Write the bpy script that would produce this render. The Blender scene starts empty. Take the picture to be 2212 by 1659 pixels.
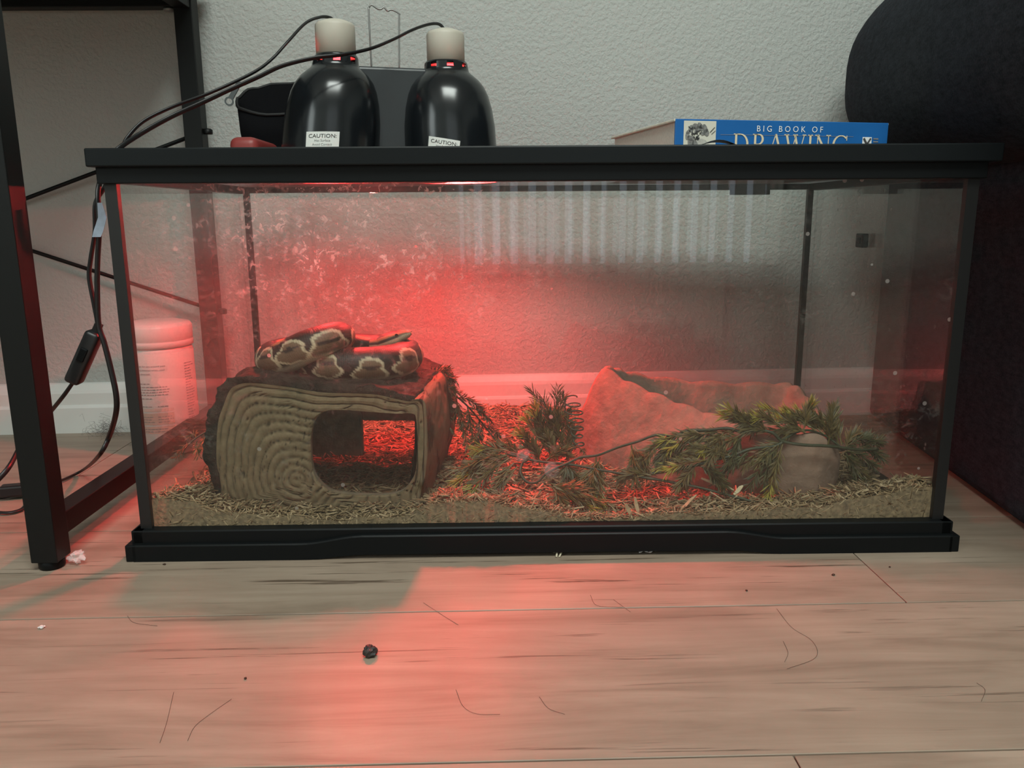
import bpy, bmesh, math, random
import numpy as np
from mathutils import Vector, Matrix, Euler

random.seed(7)
rng = np.random.default_rng(7)
S = bpy.context.scene
COL = S.collection
PI = math.pi

# ------------------------------------------------------------------ camera
cam_d = bpy.data.cameras.new('camera')
cam = bpy.data.objects.new('camera', cam_d)
COL.objects.link(cam)
S.camera = cam
CX, CY, CZ = -0.0474, -0.8652, 0.3782
PITCH, YAW, ROLL = 0.2059, 0.0132, -0.0070
fwd = Vector((math.sin(YAW)*math.cos(PITCH), math.cos(YAW)*math.cos(PITCH), -math.sin(PITCH)))
rt = Vector((math.cos(YAW), -math.sin(YAW), 0))
up = rt.cross(fwd)
r2 = rt*math.cos(ROLL) + up*math.sin(ROLL)
u2 = up*math.cos(ROLL) - rt*math.sin(ROLL)
M = Matrix((r2, u2, -fwd)).transposed().to_4x4()
M.translation = (CX, CY, CZ)
cam.matrix_world = M
cam_d.sensor_width = 36.0
cam_d.lens = 1737.7/2212*36.0
cam_d.clip_start = 0.01

# ------------------------------------------------------------------ world, lights, exposure
w = bpy.data.worlds.new('world'); S.world = w; w.use_nodes = True
w.node_tree.nodes['Background'].inputs[0].default_value = (0.75, 0.87, 1.0, 1)
w.node_tree.nodes['Background'].inputs[1].default_value = 1.0
S.view_settings.view_transform = 'Standard'
S.view_settings.look = 'None'
S.view_settings.gamma = 1.0
S.view_settings.use_curve_mapping = False
S.view_settings.exposure = 0.0
S.cycles.use_denoising = True
S.cycles.max_bounces = 8
S.cycles.diffuse_bounces = 3
S.cycles.glossy_bounces = 3
S.cycles.transparent_max_bounces = 24
S.cycles.use_adaptive_sampling = True
S.cycles.adaptive_threshold = 0.07
S.cycles.caustics_reflective = False
S.cycles.caustics_refractive = False

def area(name, loc, rot, sx, sy, power, color):
    l = bpy.data.lights.new(name, 'AREA'); l.shape = 'RECTANGLE'
    l.size = sx; l.size_y = sy; l.energy = power; l.color = color
    o = bpy.data.objects.new(name, l); o.location = loc; o.rotation_euler = rot
    COL.objects.link(o); return o
# daylight standing in the glazed patio door behind the camera, and in the side window
area('daylight_patio_door', (0.54, -3.52, 1.1), (PI/2, 0, 0), 1.8, 2.0, 6, (0.90, 1.0, 0.96))
area('daylight_side_window', (-2.32, -2.4, 1.45), (PI/2, 0, -PI/2), 1.3, 1.3, 24, (0.90, 1.0, 0.95))
# flush ceiling panel in the middle of the room
area('ceiling_panel_light', (0.15, -1.45, 2.385), (0, 0, 0), 1.3, 0.9, 65, (0.92, 1.0, 0.94))

# ------------------------------------------------------------------ helpers
def link(o, parent=None):
    COL.objects.link(o)
    if parent is not None:
        o.parent = parent
    return o

def tag(o, label=None, cat=None, group=None, kind=None):
    if label: o['label'] = label
    if cat: o['category'] = cat
    if group: o['group'] = group
    if kind: o['kind'] = kind
    return o

def thing(name, label, cat, loc=(0, 0, 0), rz=0.0, group=None):
    o = bpy.data.objects.new(name, None)
    o.empty_display_size = 0.05
    o.location = loc; o.rotation_euler = (0, 0, rz)
    COL.objects.link(o)
    return tag(o, label, cat, group)

def mesh(name, verts, faces, mat=None, parent=None, smooth=False):
    me = bpy.data.meshes.new(name)
    me.from_pydata([tuple(v) for v in verts], [], [tuple(f) for f in faces])
    me.update()
    if mat: me.materials.append(mat)
    if smooth:
        me.polygons.foreach_set('use_smooth', [True]*len(me.polygons))
    o = bpy.data.objects.new(name, me)
    return link(o, parent)

def from_bm(name, bm, mat=None, parent=None, smooth=False):
    bmesh.ops.recalc_face_normals(bm, faces=bm.faces)
    me = bpy.data.meshes.new(name)
    bm.to_mesh(me); bm.free()
    if mat: me.materials.append(mat)
    if smooth:
        me.polygons.foreach_set('use_smooth', [True]*len(me.polygons))
    o = bpy.data.objects.new(name, me)
    return link(o, parent)

def bm_box(bm, lo, hi, bev=0.0, seg=2):
    lo = Vector(lo); hi = Vector(hi)
    r = bmesh.ops.create_cube(bm, size=1.0)
    vs = r['verts']
    c = (lo+hi)/2; d = hi-lo
    for v in vs:
        v.co = Vector((v.co.x*d.x, v.co.y*d.y, v.co.z*d.z)) + c
    if bev > 0:
        es = list({e for v in vs for e in v.link_edges})
        bmesh.ops.bevel(bm, geom=es, offset=bev, segments=seg, affect='EDGES', profile=0.5)

def box(name, lo, hi, mat, parent=None, bev=0.0, seg=2):
    bm = bmesh.new(); bm_box(bm, lo, hi, bev, seg)
    return from_bm(name, bm, mat, parent)

def catmull(pts, n=8):
    P = [np.array(p, float) for p in pts]
    if len(P) < 3:
        return [P[0]+(P[-1]-P[0])*t for t in np.linspace(0, 1, n+1)]
    P = [2*P[0]-P[1]] + P + [2*P[-1]-P[-2]]
    out = []
    for i in range(1, len(P)-2):
        a, b, c, d = P[i-1], P[i], P[i+1], P[i+2]
        for k in range(n):
            t = k/n
            out.append(0.5*((2*b)+(-a+c)*t+(2*a-5*b+4*c-d)*t*t+(-a+3*b-3*c+d)*t**3))
    out.append(P[-2])
    return out

def tube_geo(pts, rad, sides=8, flat=1.0, twist=0.0, caps=True):
    """verts/faces of a tube along pts; flat squeezes the profile (a flat twin cord)."""
    pts = [Vector(p) for p in pts]
    n = len(pts)
    rads = [rad]*n if not hasattr(rad, '__len__') else list(rad)
    verts, faces = [], []
    t0 = (pts[1]-pts[0]).normalized()
    ref = Vector((0, 0, 1)) if abs(t0.z) < 0.9 else Vector((0, 1, 0))
    a = t0.cross(ref).normalized()
    for i in range(n):
        t = (pts[min(i+1, n-1)]-pts[max(i-1, 0)]).normalized()
        a = (a - t*a.dot(t))
        if a.length < 1e-6: a = t.orthogonal()
        a.normalize()
        b = t.cross(a)
        tw = twist*i/max(1, n-1)
        for k in range(sides):
            g = 2*PI*k/sides
            u, v = math.cos(g), math.sin(g)*flat
            uu = u*math.cos(tw)-v*math.sin(tw); vv = u*math.sin(tw)+v*math.cos(tw)
            verts.append(pts[i]+(a*uu+b*vv)*rads[i])
    for i in range(n-1):
        for k in range(sides):
            k2 = (k+1) % sides
            faces.append((i*sides+k, i*sides+k2, (i+1)*sides+k2, (i+1)*sides+k))
    if caps:
        faces.append(tuple(range(sides-1, -1, -1)))
        faces.append(tuple((n-1)*sides+k for k in range(sides)))
    return verts, faces

def tube(name, pts, rad, mat, parent=None, sides=8, flat=1.0, twist=0.0, n=8, smooth=True):
    p = catmull(pts, n) if n else pts
    v, f = tube_geo(p, rad, sides, flat, twist)
    return mesh(name, v, f, mat, parent, smooth)

def lathe_geo(prof, seg=48, shear=None):
    verts, faces = [], []
    for (r, z) in prof:
        for k in range(seg):
            g = 2*PI*k/seg
            verts.append((r*math.cos(g), r*math.sin(g), z))
    m = len(prof)
    for i in range(m-1):
        for k in range(seg):
            k2 = (k+1) % seg
            faces.append((i*seg+k, i*seg+k2, (i+1)*seg+k2, (i+1)*seg+k))
    return verts, faces

def lathe(name, prof, mat, parent=None, seg=48, loc=(0, 0, 0), cap0=True, cap1=True, smooth=True):
    v, f = lathe_geo(prof, seg)
    v = [(x+loc[0], y+loc[1], z+loc[2]) for x, y, z in v]
    m = len(prof)
    if cap0: f.append(tuple(range(seg-1, -1, -1)))
    if cap1: f.append(tuple((m-1)*seg+k for k in range(seg)))
    return mesh(name, v, f, mat, parent, smooth)

def text_mesh(body, size, spacing=1.0, extrude=0.0, align='CENTER'):
    cu = bpy.data.curves.new('lettering', 'FONT')
    cu.body = body; cu.size = size; cu.space_character = spacing
    cu.align_x = align; cu.align_y = 'CENTER'; cu.extrude = extrude
    cu.resolution_u = 3
    o = bpy.data.objects.new('lettering', cu); COL.objects.link(o)
    dg = bpy.context.evaluated_depsgraph_get()
    me = bpy.data.meshes.new_from_object(o.evaluated_get(dg))
    bpy.data.objects.remove(o); bpy.data.curves.remove(cu)
    return me

def smooth_by_angle(o, ang=0.6):
    me = o.data
    me.polygons.foreach_set('use_smooth', [True]*len(me.polygons))
    bm = bmesh.new(); bm.from_mesh(me)
    for e in bm.edges:
        if len(e.link_faces) == 2 and e.calc_face_angle(0) > ang:
            e.smooth = False
    bm.to_mesh(me); bm.free()

def vnoise(x, y, z=0.0, sc=1.0):
    from mathutils import noise
    return noise.noise(Vector((x*sc, y*sc, z*sc)))

# ------------------------------------------------------------------ materials
class NT:
    def __init__(s, name):
        s.m = bpy.data.materials.new(name); s.m.use_nodes = True
        s.t = s.m.node_tree; s.n = s.t.nodes; s.l = s.t.links
        s.b = s.n.get('Principled BSDF'); s.out = s.n.get('Material Output')
    def node(s, ty, **kw):
        n = s.n.new(ty)
        for k, v in kw.items(): setattr(n, k, v)
        return n
    def math(s, op, a, b=None, clamp=False):
        n = s.node('ShaderNodeMath', operation=op); n.use_clamp = clamp
        for i, x in enumerate((a, b)):
            if x is None: continue
            if isinstance(x, (int, float)): n.inputs[i].default_value = x
            else: s.l.new(x, n.inputs[i])
        return n.outputs[0]
    def ramp(s, fac, stops, interp='LINEAR'):
        n = s.node('ShaderNodeValToRGB'); n.color_ramp.interpolation = interp
        el = n.color_ramp.elements
        while len(el) < len(stops): el.new(0.5)
        for e, (p, c) in zip(el, stops):
            e.position = p; e.color = (*c, 1) if len(c) == 3 else c
        s.l.new(fac, n.inputs[0]); return n.outputs[0]
    def coord(s, kind='Object', scale=(1, 1, 1), rnd=False):
        tc = s.node('ShaderNodeTexCoord')
        mp = s.node('ShaderNodeMapping'); mp.inputs['Scale'].default_value = scale
        src = tc.outputs[kind]
        if rnd:
            oi = s.node('ShaderNodeObjectInfo')
            va = s.node('ShaderNodeVectorMath', operation='SCALE')
            va.inputs[0].default_value = (37.3, 19.1, 7.7); s.l.new(oi.outputs['Random'], va.inputs['Scale'])
            vb = s.node('ShaderNodeVectorMath', operation='ADD')
            s.l.new(src, vb.inputs[0]); s.l.new(va.outputs[0], vb.inputs[1]); src = vb.outputs[0]
        s.l.new(src, mp.inputs[0]); return mp.outputs[0]
    def noise(s, vec, scale, detail=4, rough=0.55, dist=0.0):
        n = s.node('ShaderNodeTexNoise'); n.inputs['Scale'].default_value = scale
        n.inputs['Detail'].default_value = detail; n.inputs['Roughness'].default_value = rough
        n.inputs['Distortion'].default_value = dist
        s.l.new(vec, n.inputs['Vector']); return n.outputs['Fac']
    def bump(s, h, strength=0.3, dist=0.002):
        n = s.node('ShaderNodeBump'); n.inputs['Strength'].default_value = strength
        n.inputs['Distance'].default_value = dist
        s.l.new(h, n.inputs['Height']); s.l.new(n.outputs[0], s.b.inputs['Normal'])
    def set(s, **kw):
        names = dict(color='Base Color', rough='Roughness', metal='Metallic', spec='Specular IOR Level', coat='Coat Weight')
        for k, v in kw.items():
            i = s.b.inputs[names.get(k, k)]
            if isinstance(v, (int, float)): i.default_value = v
            elif isinstance(v, tuple): i.default_value = (*v, 1) if len(v) == 3 else v
            else: s.l.new(v, i)
        return s

def plain(name, c, rough=0.5, metal=0.0, spec=0.5, var=0.0, vscale=30, bump=0.0, bscale=120, bdist=0.001):
    t = NT(name); t.set(color=c, rough=rough, metal=metal, spec=spec)
    if var or bump:
        co = t.coord()
    if var:
        f = t.noise(co, vscale)
        a = tuple(x*(1-var) for x in c); b = tuple(min(1, x*(1+var)) for x in c)
        t.set(color=t.ramp(f, [(0.3, a), (0.7, b)]))
    if bump:
        t.bump(t.noise(co, bscale), bump, bdist)
    return t.m

def wall_mat(name, c):
    t = NT(name); co = t.coord()
    n1 = t.noise(co, 150, 2, 0.5, 0.15); n2 = t.noise(co, 380, 2)
    h = t.math('ADD', t.ramp(n1, [(0.38, (0, 0, 0)), (0.62, (1, 1, 1))]), t.math('MULTIPLY', n2, 0.25))
    t.bump(h, 0.42, 0.0020)
    f = t.noise(co, 1.7, 2)
    t.set(color=t.ramp(f, [(0.3, tuple(x*0.96 for x in c)), (0.7, c)]), rough=0.75, spec=0.25)
    return t.m
M_WALL = wall_mat('wall_paint', (0.50, 0.515, 0.49))
M_CEIL = plain('ceiling_paint', (0.75, 0.75, 0.72), 0.8, bump=0.3, bscale=60)
M_TRIM = plain('trim_paint', (0.78, 0.78, 0.75), 0.4, var=0.04, vscale=6)

def floor_mat():
    t = NT('laminate_planks')
    co = t.coord('Object', (1, 1, 1), True)
    mp = t.node('ShaderNodeMapping'); mp.inputs['Scale'].default_value = (1.4, 14, 1); t.l.new(co, mp.inputs[0])
    g1 = t.noise(mp.outputs[0], 2.2, 8, 0.62, 0.6)
    mp2 = t.node('ShaderNodeMapping'); mp2.inputs['Scale'].default_value = (3.0, 90, 1); t.l.new(co, mp2.inputs[0])
    g2 = t.noise(mp2.outputs[0], 2.0, 5, 0.6, 0.3)
    big = t.noise(co, 4.5, 3, 0.5, 0.8)
    base = t.ramp(g1, [(0.28, (0.235, 0.175, 0.130)), (0.45, (0.315, 0.243, 0.185)), (0.64, (0.375, 0.296, 0.230))])
    streak = t.ramp(g2, [(0.34, (0.36, 0.33, 0.31)), (0.41, (1, 1, 1))])
    mask = t.ramp(t.noise(mp.outputs[0], 1.1, 3), [(0.44, (0, 0, 0)), (0.60, (1, 1, 1))])
    mx = t.node('ShaderNodeMixRGB', blend_type='MULTIPLY'); t.l.new(mask, mx.inputs[0])
    t.l.new(base, mx.inputs[1]); t.l.new(streak, mx.inputs[2])
    mx2 = t.node('ShaderNodeMixRGB', blend_type='MULTIPLY'); mx2.inputs[0].default_value = 1
    t.l.new(mx.outputs[0], mx2.inputs[1])
    t.l.new(t.ramp(big, [(0.3, (0.86, 0.85, 0.84)), (0.7, (1.06, 1.05, 1.04))]), mx2.inputs[2])
    t.set(color=mx2.outputs[0], rough=0.42, spec=0.35)
    t.bump(g2, 0.12, 0.0006)
    return t.m
M_FLOOR = floor_mat()
M_GAP = plain('plank_gap', (0.05, 0.035, 0.025), 0.9)

M_BLACKPL = plain('black_plastic', (0.006, 0.007, 0.0075), 0.42, spec=0.15, bump=0.05, bscale=500)
M_LIDPL = plain('lid_plastic', (0.008, 0.010, 0.011), 0.40, spec=0.16, bump=0.05, bscale=400)
M_SEAL = plain('black_silicone', (0.008, 0.008, 0.008), 0.5)
M_STEEL = plain('black_powder_coat', (0.006, 0.007, 0.007), 0.45, spec=0.25, bump=0.06, bscale=900)
M_WIRE = plain('screen_wire', (0.14, 0.14, 0.14), 0.5)
M_DOME = plain('gloss_black_enamel', (0.008, 0.010, 0.012), 0.20, spec=0.55)
M_DOMEIN = plain('dome_reflector', (0.75, 0.75, 0.75), 0.35, metal=0.6)
M_BRACKET = plain('bracket_enamel', (0.035, 0.040, 0.043), 0.32, spec=0.5)
M_SOCKET = plain('porcelain_socket', (0.56, 0.52, 0.44), 0.5, var=0.05, vscale=20)
M_CHROME = plain('steel_wire', (0.30, 0.30, 0.29), 0.40, metal=.6)
M_CORD = plain('cord_rubber', (0.012, 0.012, 0.013), 0.4)
M_PAPER = plain('label_paper', (0.80, 0.82, 0.78), 0.6)
M_INK = plain('label_ink', (0.02, 0.02, 0.02), 0.7)
M_GREYINK = plain('grey_ink', (0.25, 0.24, 0.24), 0.7)

def glass_mat(name, film, dirt, seed, spots=True, stain=None):
    """clear pane: fresnel-like mirror over see-through, under a film of dust and smudges."""
    t = NT(name); t.n.remove(t.b)
    lw = t.node('ShaderNodeLayerWeight'); lw.inputs[0].default_value = 0.5
    f5 = t.math('POWER', lw.outputs['Facing'], 5.0)
    fr = t.math('ADD', t.math('MULTIPLY', f5, 0.92), 0.028)
    tr = t.node('ShaderNodeBsdfTransparent'); tr.inputs[0].default_value = (0.955, 0.97, 0.96, 1)
    gl = t.node('ShaderNodeBsdfGlossy'); gl.inputs['Roughness'].default_value = 0.0
    gl.inputs[0].default_value = (1, 1, 1, 1)
    mix = t.node('ShaderNodeMixShader'); t.l.new(fr, mix.inputs[0]); t.l.new(tr.outputs[0], mix.inputs[1]); t.l.new(gl.outputs[0], mix.inputs[2])
    if film == 0 and dirt == 0:
        t.l.new(mix.outputs[0], t.out.inputs[0])
        return t.m
    di = t.node('ShaderNodeBsdfDiffuse'); tl = t.node('ShaderNodeBsdfTranslucent')
    di.inputs[0].default_value = (0.85, 0.82, 0.78, 1); tl.inputs[0].default_value = (0.85, 0.82, 0.78, 1)
    dm = t.node('ShaderNodeMixShader'); dm.inputs[0].default_value = 0.5
    t.l.new(di.outputs[0], dm.inputs[1]); t.l.new(tl.outputs[0], dm.inputs[2])
    tc = t.node('ShaderNodeTexCoord')
    mp = t.node('ShaderNodeMapping'); mp.inputs['Location'].default_value = (seed*3.1, seed*1.7, seed*2.3); t.l.new(tc.outputs['Object'], mp.inputs[0])
    co = mp.outputs[0]
    cloud = t.ramp(t.noise(co, 9, 4, 0.6, 0.5), [(0.42, (0, 0, 0)), (0.72, (1, 1, 1))])
    smear = t.ramp(t.noise(co, 75, 4, 0.62, 1.2), [(0.56, (0, 0, 0)), (0.72, (1, 1, 1))])
    fine = t.ramp(t.noise(co, 420, 2, 0.5), [(0.62, (0, 0, 0)), (0.74, (1, 1, 1))])
    a = t.math('MULTIPLY', t.math('MULTIPLY', cloud, smear), dirt)
    b = t.math('MULTIPLY', t.math('MULTIPLY', cloud, fine), dirt*0.8)
    vo = t.node('ShaderNodeTexVoronoi'); vo.inputs['Scale'].default_value = 55; t.l.new(co, vo.inputs['Vector'])
    sp = t.node('ShaderNodeSeparateColor'); t.l.new(vo.outputs['Color'], sp.inputs[0])
    drop = t.math('MULTIPLY', t.math('LESS_THAN', vo.outputs['Distance'], 0.13), t.math('GREATER_THAN', sp.outputs[0], 0.90))
    if stain:
        sx = t.node('ShaderNodeSeparateXYZ'); t.l.new(tc.outputs['Object'], sx.inputs[0])
        dx = t.math('DIVIDE', t.math('SUBTRACT', sx.outputs[0], stain[0]), .16); dz = t.math('DIVIDE', t.math('SUBTRACT', sx.outputs[2], stain[1]), .085)
        q = t.math('ADD', t.math('MULTIPLY', dx, dx), t.math('MULTIPLY', dz, dz))
        q = t.math('POWER', 2.718, t.math('MULTIPLY', q, -1.0))
        patch = t.ramp(t.noise(co, 26, 4, .6, .9), [(.40, (0, 0, 0)), (.62, (1, 1, 1))])
        flecks = t.ramp(t.noise(co, 150, 3, .6, .8), [(.52, (.12, .12, .12)), (.62, (1, 1, 1))])
        a = t.math('ADD', a, t.math('MULTIPLY', t.math('MULTIPLY', q, patch), t.math('MULTIPLY', flecks, .95)))
    c = t.math('MULTIPLY', drop, dirt*(2.2 if spots else 0))
    fac = t.math('ADD', t.math('ADD', a, b), t.math('ADD', c, film), clamp=True)
    m2 = t.node('ShaderNodeMixShader'); t.l.new(fac, m2.inputs[0]); t.l.new(mix.outputs[0], m2.inputs[1]); t.l.new(dm.outputs[0], m2.inputs[2])
    t.l.new(m2.outputs[0], t.out.inputs[0])
    return t.m
M_GLASS_F = glass_mat('dusty_front_glass', 0.012, 0.16, 1.0, True, (-.20, .36))
M_GLASS = glass_mat('dusty_glass', 0.012, 0.12, 2.0)
M_CLEAN = glass_mat('clean_glass', 0.0, 0.0, 3.0, False)

# ------------------------------------------------------------------ the room
def wall_y(x):            # the wall behind the tank runs a little askew to it
    return 0.607 + 0.052*x
RX0, RX1, RY0, RZ = -2.30, 2.60, -3.40, 2.45
t_ = 0.08
wb = mesh('wall_back', [(RX0, wall_y(RX0), 0), (RX1, wall_y(RX1), 0), (RX1, wall_y(RX1), RZ), (RX0, wall_y(RX0), RZ),
                        (RX0, wall_y(RX0)+t_, 0), (RX1, wall_y(RX1)+t_, 0), (RX1, wall_y(RX1)+t_, RZ), (RX0, wall_y(RX0)+t_, RZ)],
          [(0, 1, 2, 3), (5, 4, 7, 6), (4, 0, 3, 7), (1, 5, 6, 2), (3, 2, 6, 7), (4, 5, 1, 0)], M_WALL)
tag(wb, 'pale grey textured wall behind the glass tank', kind='structure')
box_ = box('ceiling', (RX0-t_, RY0-t_, RZ), (RX1+t_, 0.85, RZ+t_), M_CEIL); tag(box_, 'white ceiling out of frame overhead', kind='structure')
o = box('wall_right', (RX1, RY0, 0), (RX1+t_, 0.85, RZ), M_WALL); tag(o, 'grey wall beyond the couch', kind='structure')
# left wall with a window opening
WY0, WY1, WZ0, WZ1 = -3.05, -1.75, 0.8, 2.1
bm = bmesh.new()
bm_box(bm, (RX0-t_, RY0, 0), (RX0, WY0, RZ)); bm_box(bm, (RX0-t_, WY1, 0), (RX0, 0.6, RZ))
bm_box(bm, (RX0-t_, WY0, 0), (RX0, WY1, WZ0)); bm_box(bm, (RX0-t_, WY0, WZ1), (RX0, WY1, RZ))
tag(from_bm('wall_left', bm, M_WALL), 'grey wall with the side window', kind='structure')
wn = thing('window_1', 'white framed side window out of frame', 'window'); wn['kind'] = 'structure'; del wn['category']
bm = bmesh.new()
for (a, b, c, d) in ((WY0, WY0+.05, WZ0, WZ1), (WY1-.05, WY1, WZ0, WZ1), (WY0, WY1, WZ0, WZ0+.05), (WY0, WY1, WZ1-.05, WZ1)):
    bm_box(bm, (RX0-.05, a, c), (RX0+.01, b, d))
bm_box(bm, (RX0-.04, (WY0+WY1)/2-.02, WZ0), (RX0, (WY0+WY1)/2+.02, WZ1))
from_bm('window_frame', bm, M_TRIM, wn)
# front wall with the patio door
DX0, DX1, DZ0, DZ1 = -0.32, 1.40, 0.08, 2.06
bm = bmesh.new()
bm_box(bm, (RX0, RY0-t_, 0), (DX0, RY0, RZ)); bm_box(bm, (DX1, RY0-t_, 0), (RX1, RY0, RZ))
bm_box(bm, (DX0, RY0-t_, DZ1), (DX1, RY0, RZ)); bm_box(bm, (DX0, RY0-t_, 0), (DX1, RY0, DZ0))
tag(from_bm('wall_front', bm, M_WALL), 'grey wall behind the camera with a patio door', kind='structure')
dr = thing('door_1', 'white framed glass patio door mirrored in the tank', 'door'); dr['kind'] = 'structure'; del dr['category']
bm = bmesh.new()
for (a, b, c, d) in ((DX0, DX0+.06, DZ0, DZ1), (DX1-.06, DX1, DZ0, DZ1), (DX0, DX1, DZ0, DZ0+.05), (DX0, DX1, DZ1-.06, DZ1), ((DX0+DX1)/2-.03, (DX0+DX1)/2+.03, DZ0, DZ1)):
    bm_box(bm, (a, RY0-.06, c), (b, RY0-.01, d))
from_bm('door_frame', bm, M_TRIM, dr)
bl = thing('vertical_blind', 'white vertical slat blind hanging over the patio door', 'blind', (0, RY0+.05, 0))
box('headrail', (DX0-.05, -.025, DZ1+.0), (DX1+.05, .025, DZ1+.05), M_TRIM, bl, .004)
slat0 = None
M_SLAT = plain('blind_vinyl', (0.7, 0.7, 0.66), 0.5)
for i in range(19):
    x = DX0+.02+i*.093
    if slat0 is None:
        slat0 = box('slat', (-.030, -.001, .12), (.030, .001, DZ1), M_SLAT, bl)
        s_ = slat0
    else:
        s_ = slat0.copy(); link(s_, bl)
    s_.location = (x, 0, 0); s_.rotation_euler = (0, 0, 0.5)

cl = thing('ceiling_light', 'flush white ceiling panel light above the room', 'light', (.15, -1.45, 2.39))
box('housing', (-.68, -.53, .02), (.68, .53, .06), M_TRIM, cl, .004)
box('rim', (-.68, -.53, -.003), (-.65, .53, .02), M_TRIM, cl); box('rim', (.65, -.53, -.003), (.68, .53, .02), M_TRIM, cl)
# floor: sub-floor and separate planks
fl = thing('floor', 'greyish brown laminate plank floor', 'floor'); fl['kind'] = 'structure'; del fl['category']
fl.rotation_euler = (0, 0, 0.012)
box('subfloor', (RX0-.1, RY0-.1, -.06), (RX1+.1, .85, -.0120), M_GAP, fl)
PW, PL = 0.2235, 1.22
proto = {}
def plank(x0, x1, y0):
    L = round(x1-x0, 3)
    if L < 0.05: return
    if L not in proto:
        bm = bmesh.new()
        bm_box(bm, (0.0006, 0.0009, -.012), (L-.0006, PW-.0009, 0), .0004, 1)
        proto[L] = from_bm('plank', bm, M_FLOOR, fl); p = proto[L]
    else:
        p = proto[L].copy(); link(p, fl)
    p.location = (x0, y0, 0)
row0 = -0.138
for k in range(-15, 4):
    y0 = row0+(k)*PW
    # joint positions: one at x=.35 in the row behind, one at x=.154 in the row ahead
    jx = {0: 0.351, -2: 0.154, -1: 0.635}.get(k, random.uniform(-.6, .6))
    xs = [jx + n*PL for n in range(-4, 5)]
    xs = [RX0] + [x for x in xs if RX0+.06 < x < RX1-.06] + [RX1]
    for a, b in zip(xs[:-1], xs[1:]):
        plank(a, b, y0)

# baseboard along the back wall
prof = [(0, 0), (.016, 0), (.016, .046), (.0145, .050), (.0125, .0515), (.0125, .072), (.011, .078), (.008, .084), (.006, .088), (.003, .090), (0, .090)]
bv, bf = [], []
for x in (RX0, RX1):
    for (d, z) in prof:
        bv.append((x, wall_y(x)-d, z))
n = len(prof)
for i in range(n-1):
    bf.append((i, i+1, n+i+1, n+i))
tag(mesh('baseboard_back', bv, bf, M_TRIM), 'white moulded baseboard along the grey wall', kind='structure')

# ================================================================== the glass tank
HW, DP = 0.457, 0.457
tank = thing('glass_tank', 'large rectangular glass reptile tank with black plastic trim on the floor', 'tank')
GT = 0.005
ZB, ZT = 0.012, 0.424
def pane(name, lo, hi, dirty, axis, sgn):
    # both faces are bare glass; the one turned to the animals carries the dust and smears
    o = box(name, lo, hi, M_CLEAN, tank)
    if dirty is not None:
        o.data.materials.append(dirty)
        for p in o.data.polygons:
            if p.normal[axis]*sgn > .9: p.material_index = 1
    return o
pane('front_pane', (-HW, 0, ZB), (HW, GT, ZT), M_GLASS_F, 1, 1)
pane('rear_pane', (-HW, DP-GT, ZB), (HW, DP, ZT), M_GLASS, 1, -1)
pane('side_pane', (-HW, GT, ZB), (-HW+GT, DP-GT, ZT), M_GLASS, 0, 1)
pane('side_pane', (HW-GT, GT, ZB), (HW, DP-GT, ZT), M_GLASS, 0, -1)
pane('bottom_pane', (-HW+GT, GT, ZB), (HW-GT, DP-GT, ZB+GT), None, 2, 1)
for (x0, x1, y0, y1) in ((-HW-.0006, -HW+.012, -.0006, .0075), (HW-.012, HW+.0006, -.0006, .0075),
                         (-HW+.0045, -HW+.013, DP-.013, DP-.0045), (HW-.013, HW-.0045, DP-.013, DP-.0045)):
    box('corner_seal', (x0, y0, ZB), (x1, y1, ZT), M_SEAL, tank)
# base trim: a two-stepped skirt whose lower step swells and lifts in the middle of the long sides
def sstep(x, a, b):
    t = min(1, max(0, (x-a)/(b-a))); return t*t*(3-2*t)
def base_skirt():
    N = 90
    verts, faces = [], []
    secs = []
    xs = [-.463+.926*i/N for i in range(N+1)]
    for x in xs:
        m = 1-sstep(abs(x), .205, .275)
        z0 = .0055*m; z1 = .0195+.0085*m
        secs.append([(x, -.003, z0), (x, -.0145, z0), (x, -.0145, z1-.0015), (x, -.013, z1), (x, -.0085, z1+.0003), (x, -.0085, .033), (x, -.007, .0345), (x, .007, .0345), (x, .007, .006)])
    k = len(secs[0])
    for s in secs: verts += s
    for i in range(N):
        for j in range(k):
            j2 = (j+1) % k
            faces.append((i*k+j, i*k+j2, (i+1)*k+j2, (i+1)*k+j))
    faces.append(tuple(range(k))); faces.append(tuple(N*k+j for j in reversed(range(k))))
    return verts, faces
v, f = base_skirt()
o = mesh('base_trim', v, f, M_BLACKPL, tank)
o2 = mesh('base_trim', [(x, DP-y, z) for x, y, z in v], [tuple(reversed(q)) for q in f], M_BLACKPL, tank)
for s in (-1, 1):
    bm = bmesh.new()
    a, b = sorted((s*.4715, s*.459)); bm_box(bm, (a, -.0145, 0), (b, DP+.0145, .0195), .0012)
    a, b = sorted((s*.4655, s*.452)); bm_box(bm, (a, -.0085, .0190), (b, DP+.0085, .0345), .0012)
    from_bm('base_trim', bm, M_BLACKPL, tank)
# the top trim
for nm, lo, hi in (('front', (-.462, -.0065, .4135), (.462, .0105, .4330)), ('rear', (-.462, DP-.0105, .4165), (.462, DP+.0065, .4330))):
    box('top_trim', lo, hi, M_BLACKPL, tank, .0010)
for s in (-1, 1):
    a, b = sorted((s*.462, s*.4465))
    box('top_trim', (a, .0105, .4150), (b, DP-.0105, .4330), M_BLACKPL, tank, .0010)

# ================================================================== the screen lid
lid = thing('screen_lid', 'black framed wire screen lid on top of the glass tank', 'lid')
for lo, hi in (((-.4685, -.0135, .4300), (.4725, .0040, .4485)), ((-.4685, DP-.004, .4300), (.4725, DP+.0135, .4485)),
               ((-.4685, .0040, .4300), (-.4530, DP-.004, .4485)), ((.4530, .0040, .4300), (.4725, DP-.004, .4485))):
    box('rail', lo, hi, M_LIDPL, lid, .0016)
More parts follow.
